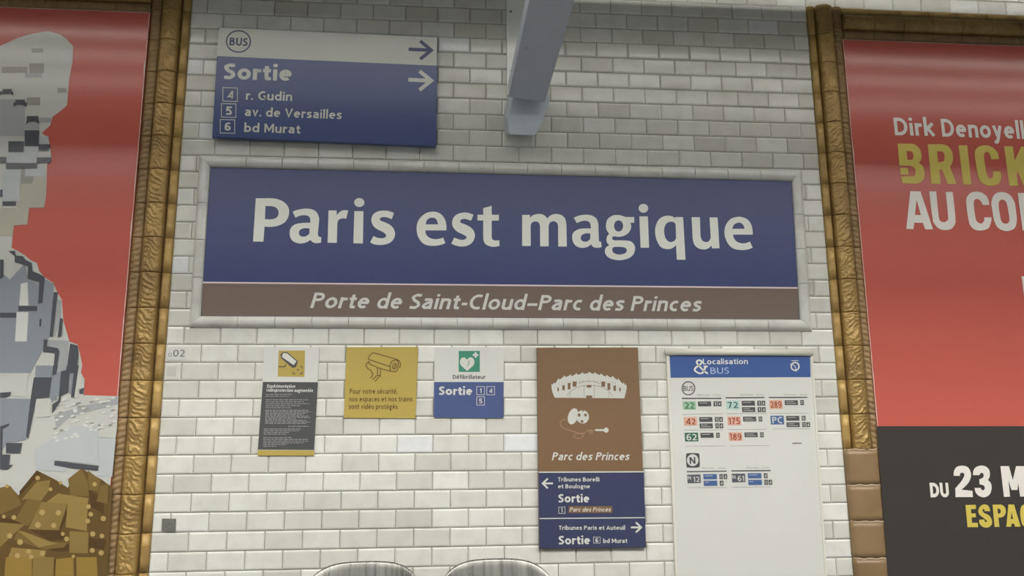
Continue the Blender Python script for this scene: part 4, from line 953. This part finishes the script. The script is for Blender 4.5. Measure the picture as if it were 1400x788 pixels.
# unseen lamp run added to brighten the lower wall; the platform-side housing shades the upper wall from it
fl = thing('added_fill_lamp', 'added lamp run high behind the viewpoint, brightening the lower wall', 'lamp', Vector((0, -5.0, CZ+3.2)))
for ya, yb2, zl, pw in ((4.4, 5.4, 3.2, FAR_POWER), (3.6, 4.2, 3.3, FAR_POWER*1.8)):
    bm = bmesh.new(); add_box(bm, -7, 7, -yb2-.04, -ya+.04, CZ+zl, CZ+zl+.08); finish(bm, 'fill_lamp_tray', M_HOUS, fl)
    bm = bmesh.new(); add_box(bm, -6.9, 6.9, -yb2, -ya, CZ+zl-.03, CZ+zl); finish(bm, 'diffuser', mat('fill_diffuser_%d' % pw, (255, 252, 246), emit=pw), fl)
bm = bmesh.new()
for x in (-5, 0, 5): add_cyl(bm, (x, -4.9, CZ+3.28), (x, -4.9, CZ+4.2), .02, 10); add_cyl(bm, (x, -3.9, CZ+3.38), (x, -3.9, CZ+4.2), .02, 10)
finish(bm, 'hanging_rod', M_HOUS, fl)

# ------------------------------------------------------------------ steel seats
SEAT_M = streak(mat('seat_steel', (160, 160, 153), rough=.3, metal=.85, vary=.3, scale=30))
def seat(label, xc, ztop, w):
    root = thing('steel_seat', label, 'seat', Vector((xc, -.55, 0)), 'brushed steel platform seats')
    yb = -0.40
    # side profile of the shell (y out from wall, z): back top -> bend -> front lip
    prf = [(0.0, 0.0), (-.012, -.055), (-.031, -.13), (-.056, -.215), (-.092, -.30), (-.128, -.365), (-.175, -.410), (-.23, -.43), (-.30, -.428), (-.37, -.418), (-.41, -.425), (-.435, -.45)]
    NU = 24; bm = bmesh.new(); G_ = []
    for j, (py, pz) in enumerate(prf):
        t = j/(len(prf)-1); row = []
        ww = w/2*(1.0-0.10*math.sin(math.pi*min(1, t*1.5)))
        for i in range(NU+1):
            u = -1+2*i/NU
            back = max(0, 1-t*1.6)
            x = xc+u*ww; y = yb+py-0.085*u*u*(0.25+0.75*back)-0.02*abs(u)**3
            z = ztop+pz-(0.075*abs(u)**4.5)*back + 0.045*u*u*(1-back)*0.8
            row.append(bm.verts.new((x, y, z)))
        G_.append(row)
    for a, b in zip(G_, G_[1:]):
        for i in range(NU): bm.faces.new((a[i], a[i+1], b[i+1], b[i]))
    sh = finish(bm, 'seat_shell', SEAT_M, root, smooth=True)
    md = sh.modifiers.new('thickness', 'SOLIDIFY'); md.thickness = .004
    md = sh.modifiers.new('smooth', 'SUBSURF'); md.levels = 1; md.render_levels = 1
    bm = bmesh.new(); add_cyl(bm, (xc, -.62, 0.01), (xc, -.62, ztop-.425), .035, 20); finish(bm, 'post', M_STEEL, root)
    bm = bmesh.new(); add_cyl(bm, (xc, -.62, 0), (xc, -.62, .012), .11, 24); finish(bm, 'base_plate', M_STEEL, root)
    bm = bmesh.new(); add_box(bm, xc-.12, xc+.12, -.72, -.52, ztop-.437, ztop-.425, .002); finish(bm, 'mounting_plate', M_STEEL, root)
seat('rounded brushed steel seat back at the bottom of the view, left one of two', -0.602, 0.948, .412)
seat('rounded brushed steel seat back at the bottom of the view, right one of two', -0.138, 0.948, .412)
